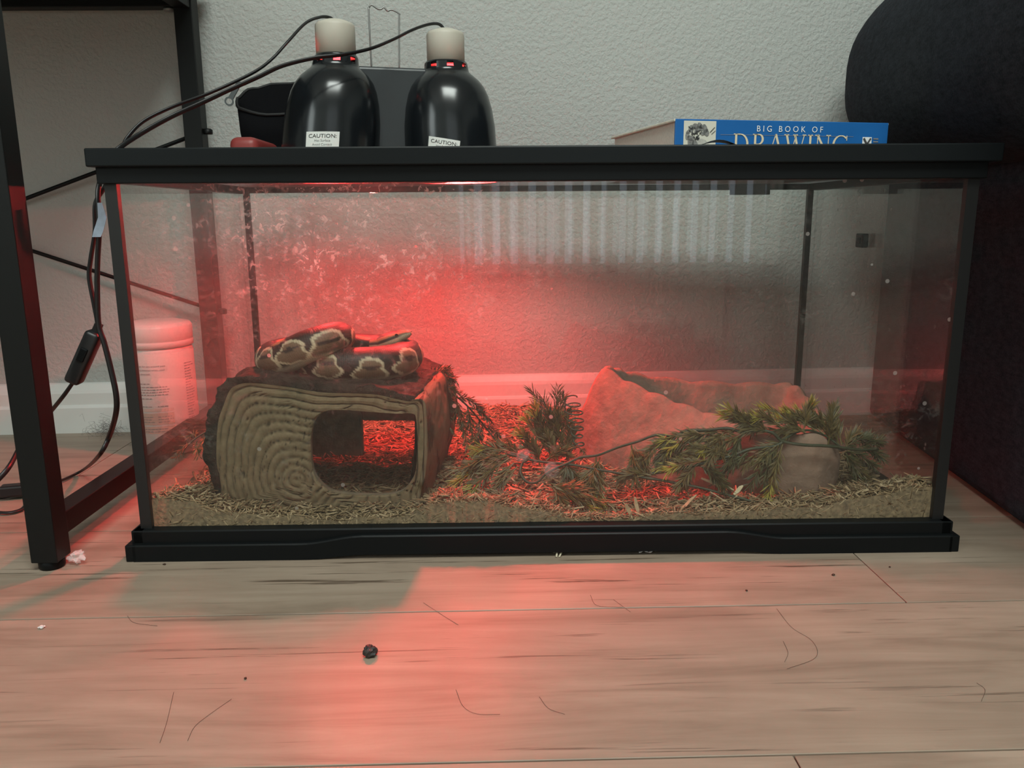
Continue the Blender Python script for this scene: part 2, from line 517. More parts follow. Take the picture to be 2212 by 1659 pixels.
# woven screen: individual wires, one joined part
nx, ny = 452, 226
wx = np.linspace(-.4525, .4525, nx); wy = np.linspace(.0045, DP-.0045, ny)
R_ = .00028; ZM = .4255
def bars(c, lo, hi, axis):
    n = len(c); V = np.zeros((n, 6, 3)); 
    ang = np.array([PI/2, PI/2+2*PI/3, PI/2+4*PI/3])
    for e, val in enumerate((lo, hi)):
        for k in range(3):
            i = e*3+k
            other = c + R_*np.cos(ang[k])
            V[:, i, axis] = val; V[:, i, 1-axis] = other; V[:, i, 2] = ZM + R_*np.sin(ang[k]) + (0.0003 if axis else 0)
    F = []
    base = [(0, 1, 4, 3), (1, 2, 5, 4), (2, 0, 3, 5)]
    return V.reshape(-1, 3), [tuple(6*i+q for q in fc) for i in range(n) for fc in base]
v1, f1 = bars(wx, .002, DP-.002, 1); v2, f2 = bars(wy, -.4535, .4535, 0)
o = mesh('wire_screen', list(v1)+list(v2), f1+[tuple(i+len(v1) for i in q) for q in f2], M_WIRE, lid); o['kind'] = 'stuff'
# screen-holding tabs hanging at the back
box('rear_tab', (.318, DP-.016, .4085), (.382, DP-.0125, .4290), M_BLACKPL, lid, .001)

# small square clip stuck on the right pane
sq = thing('suction_clip', 'small black square pad stuck to the right end pane of the tank', 'clip', (.452, .244, .342))
box('pad', (-.0090, -.010, -.0095), (-.0002, .012, .0095), M_BLACKPL, sq, .0018)
box('nub', (-.0105, -.005, -.004), (-.0090, .005, .004), M_BLACKPL, sq, .001)

# ================================================================== dual dome heat lamp
M_BULB = NT('red_bulb'); M_BULB.n.remove(M_BULB.b)
e = M_BULB.node('ShaderNodeEmission'); e.inputs[0].default_value = (1, .035, .04, 1); e.inputs[1].default_value = 9.0
M_BULB.l.new(e.outputs[0], M_BULB.out.inputs[0]); M_BULB = M_BULB.m
LAMP_W = 50.0
lamp = thing('dual_heat_lamp', 'twin glossy black dome heat lamp standing on the tank lid, red bulbs lit', 'lamp', (0, 0, .4263))
DOMES = [((-.2785, .262), (-.0165, 0), 0.0), ((-.1143, .305), (.0048, 0), -.008)]
HGT = [1.0, 1.0]
dome_prof = [(.0635, 0), (.0645, .002), (.0645, .030), (.0643, .050), (.0636, .073), (.0605, .0965), (.0560, .1140), (.0510, .1250), (.0440, .1340), (.0370, .1400), (.0330, .1430), (.0312, .1450), (.0305, .1475)]
neck_prof = [(.0305, .1475), (.0302, .1495), (.0292, .1560), (.0280, .1580)]
def leaned(prof, c, lean, seg=64):
    v, f = lathe_geo(prof, seg)
    return [(x+c[0]-lean[0]*(z/.15), y+c[1]-lean[1]*(z/.15), z) for x, y, z in v], f
for di, (c, lean, dz) in enumerate(DOMES):
    inner = [(r-.0022, max(0, z-.0015)) for r, z in reversed(dome_prof[:-2])]
    v1, f1 = leaned(dome_prof, c, lean)
    d = mesh('dome', v1, f1, M_DOME, lamp, True)
    v2, f2 = leaned(inner+[(.0640, 0)], c, lean)
    mesh('reflector', v2, f2, M_DOMEIN, d, True)
    # vented neck: solid collar with windows left open
    seg = 64
    v3, f3 = leaned(neck_prof, c, lean, seg)
    keep = []
    for i, q in enumerate(f3):
        ring, k = divmod(i, seg)
        if ring == 1 and (k % 8) in (1, 2, 3): continue
        keep.append(q)
    mesh('vent_collar', v3, keep, M_DOME, d, False)
    tx, ty = c[0]-lean[0]*1.08, c[1]-lean[1]*1.08
    sp = [(.0245, .1570), (.0258, .1572), (.0258, .1945), (.0252, .1970), (.0235, .1990), (.0130, .2030), (.004, .2040)]
    lathe('socket', sp, M_SOCKET, lamp, 40, (tx, ty, dz*.3), True, True)
    lathe('socket_base', [(.0255, .1555), (.0275, .1562), (.0275, .1585), (.0260, .1600)], M_DOME, d, 40, (tx, ty, dz*.3), False, True)
    # bulb: neck and pear
    bp = [(.014, .156), (.014, .128), (.020, .112), (.0285, .095), (.0310, .084), (.0285, .074), (.0190, .067), (.008, .064)]
    lathe('bulb', bp, M_BULB, lamp, 24, (tx, ty, 0), True, True)
    L = bpy.data.lights.new('bulb_light', 'POINT'); L.energy = LAMP_W*(.62 if di == 0 else 1.0); L.color = (1.0, .045, .045); L.shadow_soft_size = .020
    lo = bpy.data.objects.new('bulb_light', L); lo.location = (c[0], c[1], 0.0145 if di == 0 else .043); link(lo, lamp)
    # caution label wrapped round the front of the dome
    th0 = -PI/2 + (0.03 if di == 0 else -0.10)
    tilt = 0 if di == 0 else -.16
    lw_, lh_, zc = .0425, .034, (.0410 if di == 0 else .0360)
    def wrap(s, z, off):
        zz = zc + z*math.cos(tilt) + s*math.sin(tilt); ss = s*math.cos(tilt) - z*math.sin(tilt)
        r = .0645+off
        g = th0 + ss/r
        return (c[0]+r*math.cos(g)-lean[0]*(zz/.15), c[1]+r*math.sin(g), zz)
    vv, ff = [], []
    for j in range(3):
        for i in range(13):
            vv.append(wrap(-lw_/2+lw_*i/12, -lh_/2+lh_*j/2, .0006))
    for j in range(2):
        for i in range(12):
            ff.append((j*13+i, j*13+i+1, (j+1)*13+i+1, (j+1)*13+i))
    lab = mesh('caution_label', vv, ff, M_PAPER, lamp)
    for body, sz, zz in (('CAUTION:', .0066, .0115), ('Hot Surface', .0042, .0060), ('Avoid Contact', .0042, .0012), ('For Indoor Dry Use Only', .0038, -.0034)):
        me = text_mesh(body, sz)
        for vert in me.vertices:
            vert.co = wrap(vert.co.x*(1.15 if body == 'CAUTION:' else 1), vert.co.y+zz, .0009)
        me.materials.append(M_INK if body == 'CAUTION:' else M_GREYINK)
        if body == 'CAUTION:':
            for dx in (.00018, -.00018):
                pass
        link(bpy.data.objects.new('lettering', me), lab)
# plate joining the two domes, and the wire hanger
(ax, ay), (bx, by) = DOMES[0][0], DOMES[1][0]
dirv = Vector((bx-ax, by-ay, 0)).normalized(); nrm = Vector((-dirv.y, dirv.x, 0))
mid = Vector(((ax+bx)/2, (ay+by)/2, 0))
bm = bmesh.new(); bm_box(bm, (-.082, -.004, .002), (.082, .026, .1490), .004, 3)
pl = from_bm('joining_plate', bm, M_BRACKET, lamp)
pl.location = mid + nrm*0.0; pl.rotation_euler = (0, 0, math.atan2(dirv.y, dirv.x))
hp = [(-.0195, .018, .140), (-.0205, .018, .2180), (-.0195, .018, .2270), (-.0160, .018, .2300), (-.0090, .018, .2260), (-.004, .018, .2255), (0, .018, .2280), (.0045, .018, .2240), (.010, .018, .2255), (.0175, .018, .2230), (.0205, .018, .2200), (.0200, .018, .214), (.0175, .018, .140)]
hg = tube('wire_hanger', hp, .0012, M_CHROME, lamp, 6, n=5)
hg.location = pl.location + Vector((.0, 0, 0)); hg.rotation_euler = pl.rotation_euler

# cords of the lamp
def cord(name, label, pts, rad=.0032, twist=0.0):
    t = thing(name, label, 'cord')
    tube('cable', pts, rad, M_CORD, t, 10, .58, twist)
    return t
socketL = (-.2607, .262, .6290); socketR = (-.1195, .305, .6260)
c1 = cord('power_cord', 'black flat cord from the left lamp with a hanging inline switch',
     [socketL, (-0.2665, 0.2600, 0.6325), (-0.2768, 0.2520, 0.6313), (-0.2937, 0.2400, 0.6214), (-0.3126, 0.2150, 0.5932), (-0.3286, 0.2050, 0.5734), (-0.3455, 0.1900, 0.5562), (-0.3717, 0.1700, 0.5381), (-0.3995, 0.1500, 0.5216), (-0.4276, 0.1200, 0.5043), (-0.4528, 0.1000, 0.4868), (-0.4663, 0.0850, 0.4677),
      (-.4700, .075, .4545), (-.4790, .068, .440), (-.4850, .06, .414), (-0.4941, 0.0520, 0.3947), (-0.4970, 0.0500, 0.3646), (-0.5051, 0.0500, 0.3341), (-0.5090, 0.0500, 0.3136), (-0.5068, 0.0500, 0.2823), (-0.5055, 0.0500, 0.2613), (-0.5080, 0.0480, 0.2531)], twist=1.2)
# the switch part of cord 1 and its lead to the floor
a = Vector((-0.5075, 0.0480, 0.2531)); b = Vector((-0.5384, 0.0450, 0.1950))
dz = (b-a).normalized()
bm = bmesh.new(); bm_box(bm, (-.0110, -.0085, 0), (.0110, .0085, (b-a).length), .0045, 3)
sw = from_bm('inline_switch', bm, M_CORD, c1, True)
q = dz.to_track_quat('Z', 'Y'); sw.rotation_mode = 'QUATERNION'; sw.rotation_quaternion = q; sw.location = a
box('rocker', (.0095, -.004, .020), (.0135, .004, .036), M_BLACKPL, sw, .0012)
box('strain_relief', (-.004, -.004, -.010), (.004, .004, .004), M_CORD, sw, .001)
tube('cable', [tuple(b), (-0.5554, 0.0500, 0.1766), (-0.5942, 0.0800, 0.1463), (-0.6248, 0.1000, 0.1240), (-0.6414, 0.1000, 0.1053), (-0.6371, 0.0600, 0.0865), (-0.6581, 0.0400, 0.0620)], .0032, M_CORD, c1, 10, .58, .8)
c2 = cord('power_cord', 'black flat cord from the right lamp socket crossing in front and hanging to the floor',
     [socketR, (-0.1276, 0.3020, 0.6332), (-0.1415, 0.2950, 0.6312), (-0.1612, 0.2720, 0.6194), (-0.1833, 0.2500, 0.6036), (-0.2085, 0.2150, 0.5857), (-0.2383, 0.1850, 0.5731), (-0.2697, 0.1720, 0.5672), (-0.3075, 0.1650, 0.5571), (-0.3347, 0.1600, 0.5443), (-0.3659, 0.1500, 0.5288), (-0.3949, 0.1350, 0.5122), (-0.4247, 0.1100, 0.4928), (-0.4518, 0.0950, 0.4746),
      (-.468, .0665, .4550), (-.4780, .058, .4400), (-.4870, .05, .414), (-0.4863, 0.0420, 0.3945), (-0.4876, 0.0400, 0.3647), (-0.4925, 0.0400, 0.3345), (-0.4964, 0.0400, 0.3040), (-0.4995, 0.0400, 0.2625), (-0.4956, 0.0400, 0.2415), (-0.4912, 0.0400, 0.2095), (-0.4886, 0.0400, 0.1798), (-0.4964, 0.0500, 0.1556), (-0.5250, 0.0850, 0.1183), (-0.5451, 0.0950, 0.0920), (-0.6725, 0.2899, 0.0120), (-0.6937, 0.2539, 0.0050), (-0.7150, 0.2209, 0.0035), (-0.7393, 0.1970, 0.0035), (-0.7720, 0.1889, 0.0035)], twist=2.0)
tag_pts = [(-0.4812, 0.0360, 0.3953), (-0.4800, 0.0360, 0.3796), (-0.4861, 0.0360, 0.3647), (-0.4888, 0.0360, 0.3588)]
M_TAG = plain('cord_tag_vinyl', (0.42, 0.50, 0.62), 0.35, var=.25, vscale=60)
vv = []
for p, wd in zip(tag_pts, (.003, .0052, .0058, .0052)):
    vv += [(p[0]-wd, p[1], p[2]), (p[0]+wd, p[1]-.002, p[2]), (p[0]+wd, p[1]-.0014, p[2]), (p[0]-wd, p[1]+.0006, p[2])]
ff = [(0, 1, 2, 3), (15, 14, 13, 12)]
for i in range(3):
    for j in range(4):
        ff.append((4*i+j, 4*(i+1)+j, 4*(i+1)+(j+1) % 4, 4*i+(j+1) % 4))
o = mesh('warning_tag', vv, ff, M_TAG, c2); o['label'] = 'pale blue and pink plastic tag'
# plug and loop lying on the floor behind the desk leg
c3 = cord('extension_cord', 'black cord end with plug on the floor at the far left behind the desk leg',
     [(-0.6900, 0.1793, 0.0040), (-0.6829, 0.1540, 0.0035), (-0.6884, 0.1405, 0.0035), (-0.7045, 0.1394, 0.0035), (-0.7490, 0.1527, 0.0035)], .0030)
bm = bmesh.new(); bm_box(bm, (-.020, -.009, 0), (.020, .009, .016), .003, 2)
pg = from_bm('plug', bm, M_CORD, c3); pg.location = (-0.7195, 0.2043, 0.0040); pg.rotation_euler = (0, 0, .25)

# ================================================================== zip pouch and red case on the lid
M_POUCH = plain('pouch_nylon', (0.004, 0.004, 0.005), 0.85, spec=.1, bump=.4, bscale=700)
ZL = .4263
pch = thing('zip_pouch', 'open black nylon zip pouch behind the left lamp dome', 'pouch', (0, 0, ZL))
def pouch():
    N = 40; rings = []
    # oval bag, front lip sagging below the back one
    for (zf, gx, gy) in ((0, .056, .030), (.03, .060, .034), (.070, .066, .038), (.1, .068, .037)):
        ring = []
        for k in range(N):
            g = 2*PI*k/N
            x = gx*math.copysign(abs(math.cos(g))**.75, math.cos(g)); y = gy*math.sin(g)
            z = zf
            if zf == .1:
                z = .122 + .018*math.sin(g)*1.0 - .012*math.cos(g*2)*.3 - .016*max(0, -math.sin(g)) + .006*vnoise(math.cos(g)*2, math.sin(g)*2, 3)
            elif zf == .07:
                z = .075+.01*math.sin(g)
            ring.append((x, y, z))
        rings.append(ring)
    inner = [[(x*.93, y*.88, z-.001) for x, y, z in rings[3]], [(x*.82, y*.7, .05) for x, y, z in rings[2]], [(x*.6, y*.4, .035) for x, y, z in rings[1]]]
    rings += inner
    v = [p for r in rings for p in r]; f = []
    for i in range(len(rings)-1):
        for k in range(N):
            k2 = (k+1) % N
            f.append((i*N+k, i*N+k2, (i+1)*N+k2, (i+1)*N+k))
    f.append(tuple(range(N-1, -1, -1))); f.append(tuple((len(rings)-1)*N+k for k in range(N)))
    return v, f, rings[3]
v, f, lip = pouch()
PX, PY = -.354, .352
o = mesh('bag', [(x+PX, y+PY, z) for x, y, z in v], f, M_POUCH, pch, True)
lipw = [(x*1.0+PX, y*1.0+PY, z+.001) for x, y, z in lip]
tube('zipper_tape', lipw+[lipw[0]], .0022, plain('zipper_tape', (.008, .008, .009), .6), pch, 6, n=0)
M_ZIP = plain('zipper_metal', (.10, .11, .11), .35, metal=.6)
zx, zy, zz = (-0.4144, 0.3180, 0.5506)
ptab = mesh('zipper_pull', [], [], M_ZIP, pch)
bm = bmesh.new()
bm_box(bm, (-.0035, -.001, -.012), (.0035, .001, .012), .0008)
bm_box(bm, (-.003, -.003, .010), (.005, .003, .016), .001)
for k in range(14):
    g0 = 2*PI*k/14
    vs = []
    for gg in (g0, g0+2*PI/14):
        for r in (.0040, .0062):
            for y in (-.0012, .0012):
                vs.append(bm.verts.new((r*math.cos(gg), y, r*math.sin(gg)-.016)))
    for q in ((0, 1, 5, 4), (2, 6, 7, 3), (0, 4, 6, 2), (1, 3, 7, 5)):
        bm.faces.new([vs[i] for i in q])
bm.to_mesh(ptab.data); bm.free()
ptab.location = (zx, zy, zz-ZL); ptab.rotation_euler = (0, .55, .2)
M_RED = plain('red_plastic', (.30, .045, .04), .45)
rc = thing('red_case', 'corner of a dull red case tucked beside the left lamp dome', 'case', (0, 0, ZL))
bm = bmesh.new(); bm_box(bm, (-.388, .190, 0), (-.352, .300, .052), .010, 4)
bmesh.ops.translate(bm, verts=bm.verts, vec=(0, 0, 0))
o = from_bm('shell', bm, M_RED, rc, True)
box('lid_seam', (-.3884, .195, .030), (-.3516, .295, .0315), plain('red_seam', (.12, .02, .02), .6), rc)

# ================================================================== the book
M_BLUE = plain('book_blue', (.018, .14, .42), .35, var=.06, vscale=25)
M_PAGES = plain('book_pages', (.72, .66, .58), .8, var=.08, vscale=300)
M_CREAM = plain('cover_cream', (.74, .70, .58), .6, var=.1, vscale=80)
BK = thing('drawing_book', 'thick blue drawing book lying on the tank lid, spine to the front', 'book', (.161, .125, ZL), .205)
BL, BW, BH = .287, .225, .0630
box('page_block', (.003, .004, .003), (BL-.003, BW-.006, BH-.003), M_PAGES, BK)
box('spine', (0, 0, 0), (BL, .003, BH), M_BLUE, BK, .0008)
box('cover', (-.001, .001, BH-.0030), (BL+.001, BW, BH), M_CREAM, BK, .0008)
box('cover', (-.001, .001, 0), (BL+.001, BW, .0030), M_CREAM, BK, .0008)
def spine_print(nm, me, x, z, mat, sx=1.0, sz=1.0):
    for vt in me.vertices:
        vt.co = (x+vt.co.x*sx, -.0006, z+vt.co.y*sz)
    me.materials.clear(); me.materials.append(mat)
    o = bpy.data.objects.new(nm, me); return link(o, BK)
M_WHITEINK = plain('white_ink', (.85, .87, .88), .5)
M_CREAMINK = plain('cream_ink', (.80, .68, .48), .5)
def rects(lst, nm, mat, y=-.0005, parent=BK):
    vv, ff = [], []
    for poly in lst:
        b0 = len(vv); vv += [(x, y, z) for x, z in poly]; ff.append(tuple(range(b0, b0+len(poly))))
    return mesh(nm, vv, ff, mat, parent)
def bar2(x0, z0, x1, z1, w0, w1=None):
    w1 = w0 if w1 is None else w1
    d = Vector((x1-x0, z1-z0)); nn = Vector((-d.y, d.x)).normalized()
    return [(x0+nn.x*w0/2, z0+nn.y*w0/2), (x0-nn.x*w0/2, z0-nn.y*w0/2), (x1-nn.x*w1/2, z1-nn.y*w1/2), (x1+nn.x*w1/2, z1+nn.y*w1/2)]
def arc2(cx, cz, rx, rz, a0, a1, wthick, n=14):
    out = []
    for i in range(n):
        g0 = math.radians(a0+(a1-a0)*i/n); g1 = math.radians(a0+(a1-a0)*(i+1)/n)
        def wdt(g): return wthick*(0.30+0.70*abs(math.cos(g)))
        w0, w1 = wdt(g0), wdt(g1)
        p = [(cx+(rx+w0/2)*math.cos(g0), cz+(rz+w0/2)*math.sin(g0)), (cx+(rx-w0/2)*math.cos(g0), cz+(rz-w0/2)*math.sin(g0)),
             (cx+(rx-w1/2)*math.cos(g1), cz+(rz-w1/2)*math.sin(g1)), (cx+(rx+w1/2)*math.cos(g1), cz+(rz+w1/2)*math.sin(g1))]
        out.append(p)
    return out
def serif_word(x, z0, h):
    """DRAWING in a light serif hand, built from strokes; returns polygons."""
    th, tn, sf = h*.115, h*.045, h*.13
    P = []
    def stem(x, w=th, z0_=0, h_=h):
        P.append([(x, z0+z0_), (x+w, z0+z0_), (x+w, z0+z0_+h_), (x, z0+z0_+h_)])
    def ser(xc, top, wd=sf):
        z = z0+h-tn if top else z0
        P.append([(xc-wd, z), (xc+wd, z), (xc+wd, z+tn), (xc-wd, z+tn)])
    def adv(wd): nonlocal x; x += wd
    # D
    stem(x+sf); ser(x+sf+th/2, 1); ser(x+sf+th/2, 0)
    P.append([(x+sf, z0+h-tn), (x+h*.42, z0+h-tn), (x+h*.42, z0+h), (x+sf, z0+h)]); P.append([(x+sf, z0), (x+h*.42, z0), (x+h*.42, z0+tn), (x+sf, z0+tn)])
    P.extend(arc2(x+h*.40, z0+h/2, h*.40, h/2-tn/2, -90, 90, th)); adv(h*1.02)
    # R
    stem(x+sf); ser(x+sf+th/2, 1); ser(x+sf+th/2, 0)
    P.append([(x+sf, z0+h-tn), (x+h*.38, z0+h-tn), (x+h*.38, z0+h), (x+sf, z0+h)]); P.append([(x+sf, z0+h*.49), (x+h*.38, z0+h*.49), (x+h*.38, z0+h*.49+tn), (x+sf, z0+h*.49+tn)])
    P.extend(arc2(x+h*.37, z0+h*.75, h*.22, h*.25-tn/2, -90, 90, th)); P.append(bar2(x+h*.38, z0+h*.50, x+h*.70, z0+tn/2, th*.9, th*.9)); ser(x+h*.72, 0, sf*.7); adv(h*.86)
    # A
    P.append(bar2(x+h*.12, z0, x+h*.43, z0+h, tn)); P.append(bar2(x+h*.43, z0+h, x+h*.76, z0, th)); ser(x+h*.12, 0); ser(x+h*.76, 0)
    P.append([(x+h*.22, z0+h*.33), (x+h*.62, z0+h*.33), (x+h*.62, z0+h*.33+tn), (x+h*.22, z0+h*.33+tn)]); adv(h*.92)
    # W
    P.append(bar2(x+h*.10, z0+h, x+h*.36, z0, th)); P.append(bar2(x+h*.36, z0, x+h*.62, z0+h, tn)); P.append(bar2(x+h*.55, z0+h, x+h*.81, z0, th)); P.append(bar2(x+h*.81, z0, x+h*1.07, z0+h, tn))
    ser(x+h*.10, 1); ser(x+h*.58, 1); ser(x+h*1.07, 1, sf*.8); adv(h*1.22)
    # I
    stem(x+sf); ser(x+sf+th/2, 1); ser(x+sf+th/2, 0); adv(h*.44)
    # N
    stem(x+sf, tn); P.append(bar2(x+sf, z0+h, x+sf+h*.60, z0, th)); stem(x+sf+h*.60, tn); ser(x+sf, 1); ser(x+sf, 0); ser(x+sf+h*.62, 1); adv(h*.98)
    # G
    P.extend(arc2(x+h*.48, z0+h/2, h*.42, h/2-tn/2, 48, 318, th, 20)); stem(x+h*.76, th, 0.1*h, h*.33)
    P.append([(x+h*.62, z0+h*.42), (x+h*.98, z0+h*.42), (x+h*.98, z0+h*.42+tn), (x+h*.62, z0+h*.42+tn)])
    P.append(bar2(x+h*.80, z0+h*.98, x+h*.80, z0+h*.74, tn)); adv(h)
    return P
# portrait panel at the left end of the spine
rects([[(.0105, .0035), (.0520, .0035), (.0520, BH-.0020), (.0105, BH-.0020)]], 'portrait_panel', M_CREAMINK.copy() if False else plain('panel_cream', (.70, .68, .58), .6))
def disc(cx, cz, rx, rz, n=14, rot=0):
    return [(cx+rx*math.cos(2*PI*k/n)*math.cos(rot)-rz*math.sin(2*PI*k/n)*math.sin(rot), cz+rx*math.cos(2*PI*k/n)*math.sin(rot)+rz*math.sin(2*PI*k/n)*math.cos(rot)) for k in range(n)]
SK1 = plain('sketch_dark', (.06, .06, .06), .8, var=.5, vscale=400); SK2 = plain('sketch_mid', (.22, .22, .21), .8, var=.4, vscale=300); SK3 = plain('sketch_light', (.50, .49, .44), .8, var=.15, vscale=300)
rr = random.Random(3)
rects([disc(.034, .028, .011, .013, 16, .3)], 'sketch_face', SK3, -.0008)
rects([disc(.030+.015*math.cos(g)*rr.uniform(.6, 1), .044+.013*math.sin(g)*rr.uniform(.5, 1), rr.uniform(.003, .006), rr.uniform(.002, .004), 9, rr.uniform(0, 3)) for g in [k*.35 for k in range(18)] if 0.2 < (g % 6.28) < 4.4], 'sketch_hair', SK2, -.0010)
rects([disc(.023+rr.uniform(-.006, .010), .046+rr.uniform(-.006, .009), rr.uniform(.0010, .003), rr.uniform(.0006, .0012), 8, rr.uniform(0, 3)) for k in range(26)] +
      [disc(.0375, .0325, .0026, .0011, 9, .5), disc(.030, .030, .0022, .0010, 9, .3), disc(.037, .0235, .0016, .0008, 8, .2), disc(.034, .0195, .0030, .0008, 8, .4), disc(.0435, .027, .0012, .006, 10, -.2), bar2(.044, .048, .050, .054, .0008), bar2(.046, .046, .051, .050, .0006)], 'sketch_lines', SK1, -.0012)
spine_print('title_small', text_mesh('BIG BOOK OF', .0100, 1.55), .150, .0530, M_WHITEINK, 1.0, 1.0)
rects([[(.058, .0455), (.238, .0455), (.238, .0459), (.058, .0459)]], 'rule', M_GREYINK)
rects(serif_word(.074, .0225, .0248), 'title_large', M_CREAMINK, -.0006)
rects([[(.251, .0315), (.264, .0315), (.264, .0455), (.251, .0455)]], 'publisher_mark', M_WHITEINK)
rects([bar2(.2525, .044, .258, .036, .0028), bar2(.2565, .035, .2625, .044, .0024), bar2(.2525, .0335, .2625, .0350, .0012)], 'publisher_mark_print', SK1, -.0008)
rects([bar2(.2665, .033+i*.0035, .2735, .033+i*.0035, .0016) for i in range(4)], 'publisher_text', M_GREYINK)
# cover turned up at the corner of the book and a scrap beside it
sc1 = mesh('paper_scrap', [], [], plain('scrap_paper', (.78, .76, .70), .7))
bm = bmesh.new()
n_ = 8
top = []
for j in range(3):
    row = []
    for i in range(n_+1):
        x = -.016+.032*i/n_; y = -.006+.006*j
        row.append(bm.verts.new((x, y, .004*math.sin(i*.9+j)+.0055+.002*j)))
    top.append(row)
for j in range(2):
    for i in range(n_):
        bm.faces.new((top[j][i], top[j][i+1], top[j+1][i+1], top[j+1][i]))
ex = bmesh.ops.extrude_face_region(bm, geom=bm.faces[:])
bmesh.ops.translate(bm, verts=[g for g in ex['geom'] if isinstance(g, bmesh.types.BMVert)], vec=(0, 0, .0006))
bm.to_mesh(sc1.data); bm.free(); sc1.location = (.134, .020, .4484-.0015)
sc1.location = (.118, .12, ZL)
tag(sc1, 'small crumpled white paper scrap on the lid left of the book', 'paper')
bk2 = mesh('black_flap', [], [], plain('black_film', (.012, .012, .012), .35))
bm = bmesh.new(); rows = []
for j in range(2):
    rows.append([bm.verts.new((-.020+.04*i/8, -.012*j, .0005+.0115*math.sin(PI*i/8)*(0.7+.3*j))) for i in range(9)])
for i in range(8): bm.faces.new((rows[0][i], rows[0][i+1], rows[1][i+1], rows[1][i]))
ex = bmesh.ops.extrude_face_region(bm, geom=bm.faces[:])
bmesh.ops.translate(bm, verts=[g for g in ex['geom'] if isinstance(g, bmesh.types.BMVert)], vec=(0, 0, .0008))
bm.to_mesh(bk2.data); bm.free(); bk2.location = (.178, .002, .4480); bk2.scale = (.9, 1, .42)
tag(bk2, 'strip of black tape curling up on the lid rim before the book', 'tape')

# ================================================================== the desk at the left
dk = thing('metal_frame_desk', 'black steel framed desk with square legs standing left of the tank', 'desk')
LW = .0145
def leg(x, y):
    l = box('leg', (x-LW, y-LW, .010), (x+LW, y+LW, .728), M_STEEL, dk, .0012)
    lathe('foot', [(.0125, 0), (.0135, .002), (.0135, .010), (.011, .012)], M_BLACKPL, l, 20, (x, y, 0))
DXR, DXL, DYF, DYB = -.5490, -1.72, -.0230, .5300
for x in (DXR, DXL):
    leg(x, DYF); leg(x, DYB)
for x in (DXR, DXL):
    box('floor_rail', (x-.0125, DYF+LW, .033), (x+.0125, DYB-LW, .058), M_STEEL, dk, .001)
    box('top_rail', (x-.0125, DYF+LW, .705), (x+.0125, DYB-LW, .728), M_STEEL, dk, .001)
for y in (DYB, DYF):
    r_ = box('top_rail', (DXL+LW, y-.0125, .708), (DXR-LW, y+.0125, .734), M_STEEL, dk, .001)
for z0, z1 in ((.518, .112), (.220, .625)):
    rod = tube('brace_rod', [(DXR, DYB+LW+.004, z0), (DXL, DYB+LW+.004, z1)], .0034, M_STEEL, dk, 8, n=1)
    lathe('bolt', [(.007, -.004), (.0075, -.002), (.0075, .003), (.005, .005)], M_STEEL, rod, 14, (DXR+.0200, DYB, z0))
box('desk_top', (DXL-.03, DYF-.035, .734), (DXR+.028, DYB+.020, .756), plain('desk_board', (.055, .045, .038), .5, var=.2), dk, .002)
lathe('bolt', [(.009, -.004), (.010, -.002), (.009, .0), (.004, .001)], M_CHROME, dk, 16, (DXR-.024, DYB-.004, .707))

# ================================================================== the couch at the right
def fabric(name, c):
    t = NT(name); co = t.coord()
    n1 = t.noise(co, 420, 2, .6); n2 = t.noise(co, 60, 4, .7)
    mp = t.node('ShaderNodeMapping'); mp.inputs['Scale'].default_value = (1, .25, 1); t.l.new(co, mp.inputs[0])
    n3 = t.noise(mp.outputs[0], 230, 2)
    f = t.math('ADD', t.math('MULTIPLY', n1, .35), t.math('ADD', t.math('MULTIPLY', n2, .35), t.math('MULTIPLY', n3, .3)))
    t.set(color=t.ramp(f, [(.35, tuple(x*.45 for x in c)), (.65, tuple(x*1.6 for x in c))]), rough=.95, spec=.15)
    t.bump(n1, .5, .0012)
    return t.m
M_COUCH = fabric('charcoal_fabric', (.024, .0275, .0350))
ch = thing('couch', 'charcoal fabric couch with a plump rounded armrest right of the tank', 'couch', (.5774, 0, 0), -.115)
# local frame: x outward from the tank-side face, y along the couch
box('side_panel', (0, -.30, .004), (.16, .615, .520), M_COUCH, ch, .012, 3)
box('seat_base', (.16, -.30, .03), (1.3, .60, .40), M_COUCH, ch, .02, 3)
def pillow(name, c, h, e1, parent, mat, wob=0.0, nu=48, nv=32):
    v, f = [], []
    def sp(x, p): return math.copysign(abs(x)**p, x)
    for j in range(nv+1):
        ph = -PI/2+PI*j/nv
        for i in range(nu):
            th = 2*PI*i/nu
            x = sp(math.cos(ph), e1[1])*sp(math.cos(th), e1[0]); y = sp(math.cos(ph), e1[1])*sp(math.sin(th), e1[0]); z = sp(math.sin(ph), e1[1])
            s = 1+wob*vnoise(x*1.5, y*1.5, z*1.5)
            v.append((c[0]+h[0]*x*s, c[1]+h[1]*y*s, c[2]+h[2]*z*s))
    for j in range(nv):
        for i in range(nu):
            i2 = (i+1) % nu
            f.append((j*nu+i, j*nu+i2, (j+1)*nu+i2, (j+1)*nu+i))
    return mesh(name, v, f, mat, parent, True)
pillow('armrest', (.040, .135, .5900), (.168, .465, .1520), (.38, .80), ch, M_COUCH, .02)
pillow('back_cushion', (.52, .40, .68), (.525, .17, .26), (.4, .45), ch, M_COUCH, .03)
pillow('seat_cushion', (.74, .0, .46), (.50, .34, .09), (.3, .6), ch, M_COUCH, .02)
box('back_rest', (.02, .50, .40), (1.3, .615, .86), M_COUCH, ch, .03, 3)

